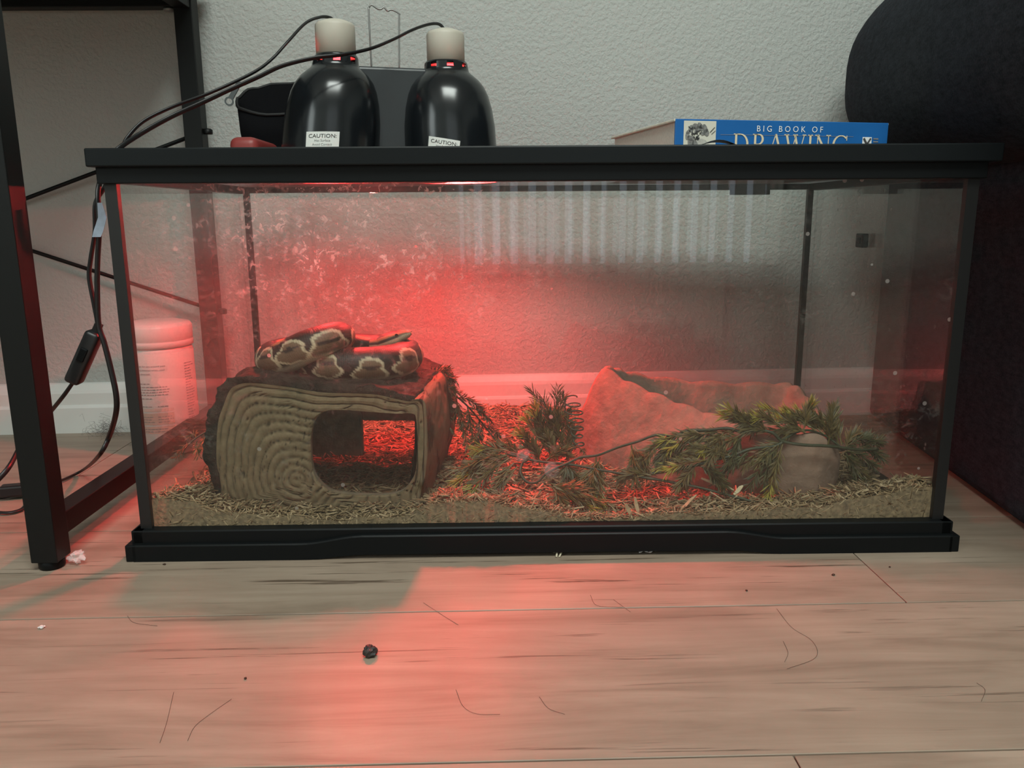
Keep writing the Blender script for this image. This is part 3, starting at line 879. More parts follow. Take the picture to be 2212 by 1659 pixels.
# ================================================================== canister behind the tank
M_WHITEPL = plain('white_plastic', (.72, .70, .68), .4)
M_LABELW = plain('white_label', (.68, .66, .63), .55, var=.04, vscale=20)
cn = thing('wipes_canister', 'white plastic wipes canister with printed label standing behind the tank at left', 'canister', (-.6060, .440, 0))
CR = .0525
lathe('body', [(.047, 0), (.0510, .004), (.0500, .010), (CR-.001, .014), (CR-.001, .172), (CR-.003, .176)], M_WHITEPL, cn, 56)
lathe('label', [(CR-.0006, .020), (CR-.0002, .0205), (CR-.0002, .1685), (CR-.0006, .169)], M_LABELW, cn, 56, cap0=False, cap1=False)
ld = lathe('cap', [(CR-.002, .1765), (CR+.001, .178), (CR+.001, .186), (CR+.0002, .187), (CR+.001, .188), (CR+.001, .208), (CR-.002, .2135), (.040, .2150), (.036, .2165), (.012, .2165)], M_WHITEPL, cn, 56)
def onlabel(me, name, th, z, mat, r=CR+.0004):
    for vt in me.vertices:
        g = th + vt.co.x/CR
        vt.co = (r*math.cos(g), r*math.sin(g), z+vt.co.y)
    me.materials.clear(); me.materials.append(mat)
    return link(bpy.data.objects.new(name, me), cn)
TH = -PI/2+.50
for i, tx in enumerate(('Not for use around pets', 'and children when used', 'as directed.')):
    onlabel(text_mesh(tx, .0044, 1.0, 0, 'LEFT'), 'lettering', TH-.80, .150-.0062*i, M_GREYINK)
rr = random.Random(5)
def textbars(rows):
    vv, ff = [], []
    for (g0, z, length) in rows:
        s = 0
        while s < length:
            wlen = rr.uniform(.002, .006)
            b0 = len(vv); m = 3
            for k in range(m+1):
                g = g0+(s+wlen*k/m)/CR
                for dz_ in (-.0006, .0006):
                    vv.append(((CR+.0004)*math.cos(g), (CR+.0004)*math.sin(g), z+dz_))
            for k in range(m):
                ff.append((b0+2*k, b0+2*k+2, b0+2*k+3, b0+2*k+1))
            s += wlen+.0012
    return vv, ff
rows = [(TH-.78, .122, .013)]+[(TH-.78, .1165-.0042*i, rr.uniform(.036, .044)) for i in range(4)]+[(TH-.76, .098, .016)]
rows += [(TH-.74, .085, .011), (TH-.28, .085, .012)]+[(TH-.74, .068-.0042*i, .012) for i in range(3)]+[(TH-.30, .068-.0042*i, rr.uniform(.014, .022)) for i in range(3)]
rows += [(TH-.72, .048-.0042*i, rr.uniform(.03, .036)) for i in range(2)]
rows += [(TH+.62, .150-.0045*i, rr.uniform(.010, .02)) for i in range(24)]
v, f = textbars(rows); o = mesh('fine_print', v, f, M_GREYINK, cn); o['kind'] = 'stuff'
M_BEIGEPR = plain('beige_print', (.50, .40, .33), .6)
def band(name, g0, g1, z0, z1, mat, r):
    vv, ff = [], []
    for k in range(13):
        g = g0+(g1-g0)*k/12
        vv += [(r*math.cos(g), r*math.sin(g), z0), (r*math.cos(g), r*math.sin(g), z1)]
    for k in range(12): ff.append((2*k, 2*k+2, 2*k+3, 2*k+1))
    return mesh(name, vv, ff, mat, cn)
band('label_panel', TH-.78, TH+.16, .055, .074, M_BEIGEPR, CR+.0001)
band('label_panel', TH-.78, TH+.16, .0405, .0520, M_BEIGEPR, CR+.0001)
band('label_panel', TH-.78, TH+.16, .0765, .0815, plain('beige_print_light', (.58, .50, .44), .6), CR+.0001)

# ================================================================== bedding
M_CHIP = NT('aspen_shavings')
co = M_CHIP.coord()
geo = M_CHIP.node('ShaderNodeNewGeometry')
cr = M_CHIP.ramp(geo.outputs['Random Per Island'], [(0, (.12, .075, .040)), (.35, (.26, .175, .095)), (.7, (.34, .235, .135)), (1, (.48, .35, .22))])
M_CHIP.set(color=cr, rough=.8, spec=.2); M_CHIP = M_CHIP.m
M_BED = plain('shaving_bed', (.17, .115, .065), .95, var=.45, vscale=220, bump=.8, bscale=260, bdist=.003)
FRONT = np.array([(-.452, .071), (-.40, .066), (-.36, .050), (-.25, .042), (-.16, .045), (-.12, .060), (-.06, .060), (-.014, .052), (.03, .040), (.066, .033), (.10, .038), (.146, .044), (.252, .047), (.31, .049), (.358, .060), (.41, .070), (.452, .073)])
REAR = np.array([(-.452, .045), (-.3, .045), (-.12, .060), (-.04, .070), (.02, .066), (.1, .055), (.3, .050), (.452, .042)])
def bed_h(x, y):
    zf = np.interp(x, FRONT[:, 0], FRONT[:, 1]); zr = np.interp(x, REAR[:, 0], REAR[:, 1])
    t = np.clip((y-.012)/.10, 0, 1); t = t*t*(3-2*t)
    mid_ = .036 + .014*np.exp(-((x+.43)/.05)**2) + .020*np.exp(-(((x-.0)/.09)**2+((y-.16)/.06)**2))
    u = np.clip((y-.15)/.22, 0, 1)
    h = zf*(1-t)+(mid_*(1-u)+zr*u)*t
    h = h + .004*np.sin(x*61+y*37)*np.sin(y*53-x*29)*.7 + .002*np.sin(x*170)*np.cos(y*150)
    return h
gx_, gy_ = 150, 80
X, Y = np.meshgrid(np.linspace(-.4515, .4515, gx_), np.linspace(.0058, DP-.0058, gy_))
Zh = bed_h(X, Y)-.002
v = np.stack([X, Y, Zh], -1).reshape(-1, 3); f = []
for j in range(gy_-1):
    for i in range(gx_-1):
        a = j*gx_+i; f.append((a, a+1, a+gx_+1, a+gx_))
nb = len(v)
edge = [j*gx_+i for (j, i) in [(0, i) for i in range(gx_)]+[(j, gx_-1) for j in range(1, gy_)]+[(gy_-1, i) for i in range(gx_-2, -1, -1)]+[(j, 0) for j in range(gy_-2, 0, -1)]]
low = [(v[e][0], v[e][1], .0175) for e in edge]
for k in range(len(edge)):
    k2 = (k+1) % len(edge)
    f.append((edge[k2], edge[k], nb+k, nb+k2))
f.append(tuple(nb+k for k in range(len(edge))))
bed = mesh('wood_shaving_bedding', list(v)+low, f, M_BED, None, True)
tag(bed, 'loose bed of pale aspen wood shavings covering the tank bottom', 'bedding', kind='stuff')
def chip_arrays(P, D, Nn, L, Wd, T):
    """boxes: centre P, long axis D, normal N -> verts, faces (slightly bowed: tapered ends)."""
    n = len(P)
    D = D/np.linalg.norm(D, axis=1, keepdims=True)
    Sx = np.cross(Nn, D); Sx /= np.linalg.norm(Sx, axis=1, keepdims=True)
    Nn = np.cross(D, Sx)
    V = np.zeros((n, 8, 3)); k = 0
    for a in (-1, 1):
        tp = rng.uniform(.35, 1.0, (n, 1))
        for b in (-1, 1):
            for c in (-1, 1):
                V[:, k] = P + D*(a*L/2)[:, None] + Sx*(b*Wd/2)[:, None]*tp + Nn*(c*T/2)[:, None]; k += 1
    fc = np.array([(0, 1, 3, 2), (4, 6, 7, 5), (0, 4, 5, 1), (2, 3, 7, 6), (0, 2, 6, 4), (1, 5, 7, 3)])
    F = (np.arange(n)[:, None, None]*8+fc[None]).reshape(-1, 4)
    return V.reshape(-1, 3), F
def big_mesh(name, V, F, mat, parent):
    me = bpy.data.meshes.new(name)
    me.vertices.add(len(V)); me.vertices.foreach_set('co', V.astype(np.float32).ravel())
    me.loops.add(F.size); me.loops.foreach_set('vertex_index', F.astype(np.int32).ravel())
    me.polygons.add(len(F)); me.polygons.foreach_set('loop_start', np.arange(0, F.size, 4, dtype=np.int32))
    me.update(calc_edges=True); me.validate()
    me.materials.append(mat)
    return link(bpy.data.objects.new(name, me), parent)
n1 = 17000
cx_ = rng.uniform(-.444, .444, n1); cy_ = .010+(DP-.022)*rng.uniform(0, 1, n1)**1.35
P = np.stack([cx_, cy_, bed_h(cx_, cy_)+rng.uniform(-.002, .0035, n1)], -1)
ang = rng.uniform(0, 2*PI, n1)
D = np.stack([np.cos(ang), np.sin(ang)*.8, rng.normal(0, .30, n1)], -1)
Nn = np.stack([rng.normal(0, .5, n1), rng.normal(0, .5, n1), np.ones(n1)], -1)
L = rng.gamma(4, .0040, n1).clip(.005, .036); Wd = rng.uniform(.0009, .0040, n1); T = rng.uniform(.0004, .0011, n1)
Lx = np.abs(D[:, 0])/np.linalg.norm(D, axis=1)*L/2; P[:, 0] = np.clip(P[:, 0], -.450+Lx, .450-Lx)
Ly = np.abs(D[:, 1])/np.linalg.norm(D, axis=1)*L/2; P[:, 1] = np.clip(P[:, 1], .0075+Ly, DP-.0075-Ly)
A = chip_arrays(P, D, Nn, L, Wd, T)
# shavings pressed against the panes
n2 = 7000
cx_ = rng.uniform(-.444, .444, n2); hz = bed_h(cx_, np.full(n2, .006))
P = np.stack([cx_, rng.uniform(.0060, .0085, n2), .018+(hz-.017)*rng.uniform(0, 1, n2)], -1)
ang = rng.normal(0, .8, n2)
D = np.stack([np.cos(ang), rng.normal(0, .06, n2), np.sin(ang)], -1)
Nn = np.stack([rng.normal(0, .3, n2), -np.ones(n2), rng.normal(0, .3, n2)], -1)
L = rng.gamma(4, .0026, n2).clip(.003, .022); Wd = rng.uniform(.0007, .0026, n2); T = rng.uniform(.0003, .0008, n2)
P[:, 0] = np.clip(P[:, 0], -.450+L/2, .450-L/2)
B = chip_arrays(P, D, Nn, L, Wd, T)
o = big_mesh('shaving', np.concatenate([A[0], B[0]]), np.concatenate([A[1], B[1]+len(A[0])]), M_CHIP, bed); o['kind'] = 'stuff'
# larger single splinters lying on top
M_SPL = NT('pale_splinter')
oi = M_SPL.node('ShaderNodeObjectInfo')
M_SPL.set(color=M_SPL.ramp(oi.outputs['Random'], [(0, (.36, .25, .14)), (1, (.60, .47, .30))]), rough=.75)
M_SPL = M_SPL.m
spl = []
def splinter(p, d, L, Wd, label):
    d = Vector(d).normalized(); sx = d.cross(Vector((0, -.4, 1))).normalized(); nn = sx.cross(d)
    v = []
    for t, wf in ((-.5, .5), (-.1, 1), (.25, .9), (.5, .35)):
        for b in (-1, 1):
            for c in (-1, 1):
                v.append(d*(t*L)+sx*(b*Wd*wf/2)+nn*(c*.0006+.0012*math.sin(t*5)))
    f = [(0, 2, 3, 1), (12, 13, 15, 14)]
    for i in range(3):
        a = i*4
        f += [(a, a+1, a+5, a+4), (a+1, a+3, a+7, a+5), (a+3, a+2, a+6, a+7), (a+2, a, a+4, a+6)]
    o = mesh('wood_splinter', v, f, M_SPL); o.location = p
    tag(o, label, 'splinter', 'large loose splinters on the bedding')
for (a, b, wd, lab) in (
    ((0.4053, 0.0300, 0.0699), (0.4469, 0.0400, 0.0718), .0042, 'upper wide pale splinter sticking out over the right front corner'),
    ((0.4081, 0.0280, 0.0706), (0.4350, 0.0140, 0.0570), .0046, 'broad pale splinter sloping down at the right front corner'),
    ((0.4234, 0.0200, 0.0686), (0.4557, 0.0220, 0.0709), .0036, 'long pale splinter pointing at the right corner seal'),
    ((0.4330, 0.0140, 0.0604), (0.4423, 0.0160, 0.0753), .0026, 'thin upright splinter beside the right corner seal'),
    ((0.3724, 0.0300, 0.0503), (0.4161, 0.0200, 0.0596), .0050, 'curved reddish shaving before the dish corner at right'),
    ((0.2242, 0.0300, 0.0561), (0.2361, 0.0350, 0.0645), .0050, 'short stubby splinter standing left of the dish front corner'),
    ((0.1903, 0.0500, 0.0703), (0.2239, 0.0300, 0.0607), .0046, 'long splinter leaning below the vine before the dish'),
    ((0.1553, 0.0120, 0.0425), (0.1780, 0.0200, 0.0591), .0036, 'slanting splinter near the middle right of the front pane'),
    ((0.2815, 0.0100, 0.0332), (0.3027, 0.0140, 0.0439), .0044, 'pale splinter lying at the foot of the dish front corner'),
    ((0.2390, 0.0140, 0.0447), (0.2997, 0.0100, 0.0420), .0030, 'long thin splinter lying flat before the dish front corner'),
    ((0.0945, 0.0120, 0.0528), (0.0998, 0.0100, 0.0383), .0056, 'broad short chip standing at the front pane, middle of the tank'),
    ((0.1053, 0.0140, 0.0598), (0.1087, 0.0120, 0.0391), .0046, 'tall narrow chip standing right of the broad short chip'),
    ((-0.4048, 0.0140, 0.0694), (-0.3766, 0.0100, 0.0370), .0036, 'long splinter sloping down to the left foot of the log hide'),
    ((-0.3859, 0.0100, 0.0388), (-0.3731, 0.0100, 0.0537), .0044, 'leaf shaped shaving standing by the left foot of the log hide'),
    ((-0.1439, 0.0100, 0.0397), (-0.1275, 0.0120, 0.0612), .0040, 'slanting splinter at the right foot of the log hide'),
    ((-0.3217, 0.0100, 0.0363), (-0.2738, 0.0100, 0.0402), .0034, 'flat pale splinter lying under the log hide front')):
    a = Vector(a); b = Vector(b)
    splinter((a+b)/2, b-a, (b-a).length, wd, lab)

# ================================================================== resin log hide
HIDE = thing('log_hide', 'hollow resin log hide with ringed wood face and dark bark under the snake', 'hide')
def hy(x): return .049 - .0786*(x+.383)          # its front face is turned slightly
face_outline = [(-0.3805, 0.0420, 0.0372), (-0.3825, 0.0420, 0.0734), (-0.3838, 0.0420, 0.0967), (-0.3821, 0.0420, 0.1175), (-0.3796, 0.0420, 0.1348), (-0.3762, 0.0420, 0.1508), (-0.3703, 0.0420, 0.1645), (-0.3619, 0.0420, 0.1825), (-0.3529, 0.0420, 0.1894), (-0.3353, 0.0420, 0.1925), (-0.2953, 0.0420, 0.1883), (-0.2528, 0.0420, 0.1819), (-0.2092, 0.0420, 0.1809), (-0.1864, 0.0420, 0.1791), (-0.1664, 0.0420, 0.1745), (-0.1521, 0.0420, 0.1721), (-0.1429, 0.0420, 0.1731), (-0.1383, 0.0420, 0.1665), (-0.1374, 0.0420, 0.1427), (-0.1382, 0.0420, 0.1171), (-0.1418, 0.0420, 0.0866), (-0.1480, 0.0420, 0.0609), (-0.1533, 0.0420, 0.0309), (-0.1940, 0.0420, 0.0325), (-0.2307, 0.0420, 0.0336), (-0.3144, 0.0420, 0.0358)]
doorway_outline = [(-0.2711, 0.0420, 0.1135), (-0.2703, 0.0420, 0.1258), (-0.2661, 0.0420, 0.1441), (-0.2602, 0.0420, 0.1529), (-0.2514, 0.0420, 0.1583), (-0.2395, 0.0420, 0.1604), (-0.2182, 0.0420, 0.1596), (-0.1958, 0.0420, 0.1583), (-0.1670, 0.0420, 0.1569), (-0.1499, 0.0420, 0.1573), (-0.1462, 0.0420, 0.1528), (-0.1454, 0.0420, 0.1289), (-0.1467, 0.0420, 0.1019), (-0.1506, 0.0420, 0.0816), (-0.1626, 0.0420, 0.0651), (-0.1781, 0.0420, 0.0590), (-0.2039, 0.0420, 0.0575), (-0.2295, 0.0420, 0.0584), (-0.2517, 0.0420, 0.0627), (-0.2671, 0.0420, 0.0783), (-0.2710, 0.0420, 0.0966)]
hc = Vector(((-0.2097, 0.0420, 0.1100)[0], (-0.2097, 0.0420, 0.1100)[2]))
rcn = Vector(((-0.2900, 0.0420, 0.0763)[0], (-0.2900, 0.0420, 0.0763)[2]))
def polar(pts, c):
    """closed outline, densified and expressed as angle -> radius about c"""
    P = catmull(list(pts)+[pts[0]], 6)
    A = [(math.atan2(p[2]-c.y, p[0]-c.x), math.hypot(p[0]-c.x, p[2]-c.y)) for p in P]
    A.sort(); a = np.array([x[0] for x in A]); r = np.array([x[1] for x in A])
    a = np.concatenate([a-2*PI, a, a+2*PI]); r = np.concatenate([r, r, r])
    return lambda t: float(np.interp((t+PI) % (2*PI)-PI, a, r))
Ro, Rh = polar(face_outline, hc), polar(doorway_outline, hc)
Rr = polar(face_outline, rcn)
NA, NR = 240, 84
vv, ff, groove = [], [], []
for j in range(NR+1):
    t = j/NR
    for i in range(NA):
        a = -PI+2*PI*i/NA
        r = Rh(a)*(1-t)+Ro(a)*t
        x = hc.x+r*math.cos(a); z = hc.y+r*math.sin(a)
        dx, dz = x-rcn.x, z-rcn.y
        an = math.atan2(dz, dx); Rm = .105; Rx = max(Rr(an), Rm*.92)
        rho = math.hypot(dx, dz)/Rx; kk = min(1, max(0, rho*1.25)); kk = kk*kk*(3-2*kk)
        rho = math.hypot(dx, dz)/(Rm*(1-kk)+Rx*kk)
        ph = rho*11.5 + .25*vnoise(x*22, z*22, 4) + .10*vnoise(x*70, z*70, 1)
        fr = abs((ph % 1)-.5)*2            # 1 at ring boundary
        g = max(0, (fr-.76)/.24)
        # short radial checks crossing the rings
        an = math.atan2(dz, dx)
        ck = abs(vnoise(an*9, rho*5, 7)); c_ = 1.0 if (ck < .022 and vnoise(an*4, rho*16, 2) > .12) else 0.0
        g = min(1, g*(.75+.5*vnoise(x*40, z*40, 9))+c_*.8)
        edge_ = min(1, t*NR/2.5, 1)
        y = hy(x) + .0028*g*edge_ - .0012*(1-fr) + .0012*vnoise(x*30, z*30, 5) + (.0035*(1-edge_))
        vv.append((x, y, z)); groove.append(g)
for j in range(NR):
    for i in range(NA):
        i2 = (i+1) % NA
        ff.append((j*NA+i, (j+1)*NA+i, (j+1)*NA+i2, j*NA+i2))
t = NT('resin_wood_face')
at = t.node('ShaderNodeAttribute'); at.attribute_name = 'groove'
co = t.coord(); nz = t.noise(co, 90, 5, .65)
woodc = t.ramp(nz, [(.3, (.130, .090, .050)), (.7, (.225, .162, .095))])
mx = t.node('ShaderNodeMixRGB'); t.l.new(at.outputs['Fac'], mx.inputs[0]); t.l.new(woodc, mx.inputs[1]); mx.inputs[2].default_value = (.030, .020, .012, 1)
t.set(color=mx.outputs[0], rough=.75, spec=.25); t.bump(t.noise(co, 500, 3), .35, .0008)
M_FACE = t.m
o = mesh('ringed_front', vv, ff, M_FACE, HIDE, True)
ga = o.data.attributes.new('groove', 'FLOAT', 'POINT'); ga.data.foreach_set('value', groove)
# rim of the doorway
vv, ff = [], []
for j, (dy, k) in enumerate(((.003, 1.0), (.008, .995), (.014, 1.01), (.015, 1.06))):
    for i in range(NA):
        a = -PI+2*PI*i/NA; r = Rh(a)*k
        x = hc.x+r*math.cos(a); vv.append((x, hy(x)+dy, hc.y+r*math.sin(a)))
for j in range(3):
    for i in range(NA):
        i2 = (i+1) % NA; ff.append((j*NA+i, j*NA+i2, (j+1)*NA+i2, (j+1)*NA+i))
M_RIM = plain('resin_wood_rim', (.17, .13, .085), .75, var=.25, vscale=80, bump=.3, bscale=300)
mesh('doorway_rim', vv, ff, M_RIM, HIDE, True)
# bark shell (left side and top) and the split wood flank (right side)
M_BARK = plain('resin_bark', (.030, .021, .016), .9, spec=.2, var=.75, vscale=70, bump=1.0, bscale=110, bdist=.006)
t = NT('resin_wood_flank'); co = t.coord('Object', (1, .12, .02))
nz = t.noise(co, 150, 3, .6, .4)
ck = t.ramp(nz, [(.40, (.05, .032, .02)), (.47, (.165, .115, .070)), (.75, (.21, .150, .092))])
t.set(color=ck, rough=.8, spec=.2); t.bump(nz, .5, .003); M_FLANK = t.m
DEPTH = .205
ring = catmull(face_outline, 6)                      # from bottom left, up, over, down the right side, along the bottom
iTop = 6*16; iRight = 6*22
cen = Vector((-.262, .105))
def shell(name, i0, i1, thick, mat, amp, ny=46):
    vv, ff = [], []
    pts = ring[i0:i1+1]
    # finer sampling
    fine = []
    for a, b in zip(pts[:-1], pts[1:]):
        fine += [a, (a+b)/2]
    fine.append(pts[-1]); m = len(fine)
    rows = []
    for j in range(ny+1):
        yy = -.003+(DEPTH+.003)*j/ny
        row = []
        for i, p in enumerate(fine):
            d = Vector((p[0]-cen.x, p[2]-cen.y)).normalized()
            if name == 'bark':
                u = min(1, (i/m)*10, (1-i/m)*14+.6)
            else: u = 1
            nn = vnoise(p[0]*38, yy*30, p[2]*38)+.6*vnoise(p[0]*95, yy*80, p[2]*95)+.3*vnoise(p[0]*220, yy*200, p[2]*220)
            flk = 0
            if name == 'flank':
                flk = .008*math.sin(PI*min(1, max(0, (p[2]-.03)/.15)))*math.sin(PI*min(1, yy/DEPTH*.5+.0))
            off = thick*u + amp*nn*u + flk
            jag = .007*vnoise(p[0]*70, 11, p[2]*70) if j == 0 else 0
            x = p[0]+d.x*off; z = p[2]+d.y*off
            row.append((x+.0786*yy, hy(x)+yy+jag, z))
        rows.append(row)
    # lip joining the shell to the front face, and an inner skin
    lip = []
    for p in fine:
        lip.append((p[0], hy(p[0])+.0005, p[2]))
    inn = []
    for yy in (.012, DEPTH):
        r_ = []
        for p in fine:
            d = Vector((p[0]-cen.x, p[2]-cen.y)); k = 1-.013/d.length
            x = cen.x+d.x*k; r_.append((x+.0786*yy, hy(x)+yy, cen.y+d.y*k))
        inn.append(r_)
    allrows = [lip]+rows+[inn[1], inn[0]]
    for r_ in allrows: vv += r_
    for j in range(len(allrows)-1):
        for i in range(m-1):
            ff.append((j*m+i, j*m+i+1, (j+1)*m+i+1, (j+1)*m+i))
    return mesh(name, vv, ff, mat, HIDE, True)
shell('bark', 0, iTop-6, .0115, M_BARK, .0060)
shell('flank', iTop-6, iRight, .0045, M_FLANK, .0012)
mesh('rear_arch', *(lambda P: ([q for p in P for q in p], [(2*i, 2*i+1, 2*i+3, 2*i+2) for i in range(len(P)-1)]))(
    [((p[0]+.0786*DEPTH, hy(p[0])+DEPTH, p[2]), (cen.x+(p[0]-cen.x)*.86+.0786*DEPTH, hy(p[0])+DEPTH, cen.y+(p[2]-cen.y)*.86)) for p in ring[:iRight+1]]), M_RIM, HIDE)

bm = bmesh.new()
bm_box(bm, (-.360, 0, .028), (-.262, .010, .158), .003); bm_box(bm, (-.262, 0, .094), (-.150, .010, .158), .003)
o = from_bm('rear_wall', bm, M_RIM, HIDE); o.location = (.0140, hy(-.262)+DEPTH-.016, 0); o.rotation_euler = (0, 0, -.0785)
# ================================================================== the snake
def snake():
    ctrl = [(-.262, .150, .2080, .006), (-.282, .128, .2060, .0130), (-.285, .103, .2055, .0180), (-.262, .083, .2060, .0205), (-.235, .0775, .2065, .0215), (-.205, .0800, .2065, .0218), (-.181, .0930, .2068, .0218),
            (-.1680, .1170, .2072, .0215), (-.1690, .1450, .2075, .0212), (-.187, .1700, .2080, .0210), (-.215, .1830, .2080, .0208), (-.250, .1880, .2085, .0206), (-.285, .1840, .2085, .0205), (-.314, .1680, .2085, .0205), (-.3295, .1410, .2085, .0206),
            (-.3290, .1120, .2085, .0208), (-.3160, .0880, .2110, .0208), (-.2960, .0720, .2200, .0205), (-.2760, .0650, .2300, .0200), (-.2580, .0680, .2365, .0192), (-.2450, .0800, .2400, .0180), (-.2400, .0980, .2385, .0168), (-.2430, .1170, .2320, .0150),
            (-.2400, .1330, .2250, .0130), (-.2270, .1410, .2215, .0112), (-.2120, .1400, .2205, .0100), (-.1990, .1350, .2220, .0095)]
    C = np.array(ctrl)
    P4 = np.array(catmull([np.array(c) for c in ctrl], 16))
    return P4
P4 = snake()
# head continues along the last direction, to the right and up
end = P4[-1]; hd = np.array([.875, -.10, .34]); hd /= np.linalg.norm(hd)
HL = .043
head = [(0.0, .0095, 1.0, 1.0), (.10, .0105, 1.0, 1.0), (.22, .0130, .98, .80), (.36, .0143, 1.0, .72), (.50, .0135, 1.0, .72), (.64, .0115, 1.0, .72), (.78, .0096, 1, .68), (.90, .0080, 1, .62), (.97, .0058, 1, .55), (1.0, .0030, 1, .5)]
pts = [p[:3] for p in P4]; rad = [p[3] for p in P4]; wx_ = [1.0]*len(pts); wz_ = [.96]*len(pts)
for (t, r, a, b) in head[1:]:
    pts.append(end[:3]+hd*HL*t); rad.append(r); wx_.append(a); wz_.append(b)
SEG = 56
pts = np.array(pts); n = len(pts)
tan = np.gradient(pts, axis=0); tan /= np.linalg.norm(tan, axis=1, keepdims=True)
arc = np.concatenate([[0], np.cumsum(np.linalg.norm(np.diff(pts, axis=0), axis=1))])
vv, ff, cols, uvs = [], [], [], []
rs = random.Random(11)
total = arc[-1]
# flank blotches: (arc position, side, half length, half height, centre angle)
blots = []
s = .03; k = 0
while s < total-.09:
    for sd in (1, -1):
        blots.append((s+rs.uniform(-.006, .006)+(0 if sd > 0 else .018), sd, rs.uniform(.0115, .0170), rs.uniform(.0140, .0180), rs.uniform(1.50, 1.85), rs.uniform(0, 6)))
    s += rs.uniform(.036, .043)
dors = []
s = .05
while s < total-.06:
    dors.append((s, rs.uniform(.008, .020), rs.uniform(.25, .55)*rs.choice((1, -1)))); s += rs.uniform(.035, .055)
DARK = np.array((.014, .010, .008)); TAN = np.array((.150, .088, .052)); CRM = np.array((.62, .49, .33)); BEL = np.array((.50, .43, .32)); GOLD = np.array((.24, .14, .07))
for i in range(n):
    T = tan[i]; upv = np.array([0, 0, 1.0]); side = np.cross(T, upv); side /= np.linalg.norm(side); upv = np.cross(side, T)
    for j in range(SEG):
        a = -PI+2*PI*j/SEG                # 0 = back, + = the animal's right
        w = rad[i]*wx_[i]; h = rad[i]*wz_[i]
        vv.append(pts[i]+side*w*math.sin(a)+upv*h*math.cos(a))
        uvs.append((arc[i], a*rad[i]))
        c = DARK.copy()
        for (bs, bsd, ba, bb, bang, ph) in blots:
            ds = arc[i]-bs
            if abs(ds) > .028: continue
            da = (a-bsd*bang)*rad[i]
            th = math.atan2(da, ds)
            wob = 1+.16*math.sin(3*th+ph)+.08*math.sin(5*th+ph*2)
            d = math.hypot(ds/ba, da/bb)/wob
            if d < 1.12:
                if d > .90: c = CRM*(.75+.25*min(1, abs(a)/1.9))
                elif math.hypot(ds/(ba*.60), (da+bsd*bb*.38)/(bb*.17)) < 1: c = DARK*1.2
                else: c = TAN*(.85+.4*d)
        for (bs, bl_, ba) in dors:
            ds = (arc[i]-bs)/bl_; da = (a-ba)*rad[i]/.0042
            if ds*ds+da*da < 1: c = GOLD
        bel = max(0, (abs(a)-2.20)/.22)
        if bel > 0: c = c*(1-min(1, bel))+BEL*min(1, bel)
        hs = (arc[i]-(total-HL))/HL
        if hs > -.25:
            # head: dark crown, pale stripe through the eye, cream lips
            aa = abs(a)
            c = DARK*1.2 if aa < .75 else (GOLD*1.3 if aa < 1.15 else (DARK*1.6 if aa < 1.5 else CRM))
            if hs > .75: c = GOLD*1.1 if aa < 1.4 else CRM
        cols.append((*c, 1))
for i in range(n-1):
    for j in range(SEG):
        j2 = (j+1) % SEG
        ff.append((i*SEG+j, i*SEG+j2, (i+1)*SEG+j2, (i+1)*SEG+j))
ff.append(tuple(range(SEG))); ff.append(tuple((n-1)*SEG+k for k in reversed(range(SEG))))
t = NT('snake_skin')
at = t.node('ShaderNodeAttribute'); at.attribute_name = 'skin'
uvn = t.node('ShaderNodeAttribute'); uvn.attribute_name = 'scale_uv'
vo = t.node('ShaderNodeTexVoronoi'); vo.inputs['Scale'].default_value = 520; vo.inputs['Randomness'].default_value = .25
t.l.new(uvn.outputs['Vector'], vo.inputs['Vector'])
dk_ = t.ramp(vo.outputs['Distance'], [(.35, (1, 1, 1)), (.75, (.62, .6, .58))])
mx = t.node('ShaderNodeMixRGB', blend_type='MULTIPLY'); mx.inputs[0].default_value = 1; t.l.new(at.outputs['Color'], mx.inputs[1]); t.l.new(dk_, mx.inputs[2])
t.set(color=mx.outputs[0], rough=.5, spec=.4)
h_ = t.math('SUBTRACT', 1.0, vo.outputs['Distance']); t.bump(h_, .35, .0006)
sn = mesh('snake', vv, ff, t.m, None, True)
ca = sn.data.attributes.new('skin', 'FLOAT_COLOR', 'POINT'); ca.data.foreach_set('color', np.array(cols, np.float32).ravel())
ua = sn.data.attributes.new('scale_uv', 'FLOAT_VECTOR', 'POINT'); ua.data.foreach_set('vector', np.array([(u, v_, 0) for u, v_ in uvs], np.float32).ravel())
tag(sn, 'coiled ball python, dark brown with tan blotches, resting on the log hide', 'snake')
side = np.cross(hd, (0, 0, 1.0)); side /= np.linalg.norm(side); upv = np.cross(side, hd)
M_EYE = plain('snake_eye', (.004, .004, .004), .08)
for sd in (1, -1):
    ep = end[:3]+hd*HL*.62+side*sd*.0104+upv*.0035
    lathe('eye', [(.0003, -.0022), (.0013, -.0018), (.0021, -.0008), (.0022, 0), (.0021, .0008), (.0013, .0018), (.0003, .0022)], M_EYE, sn, 14, tuple(ep))

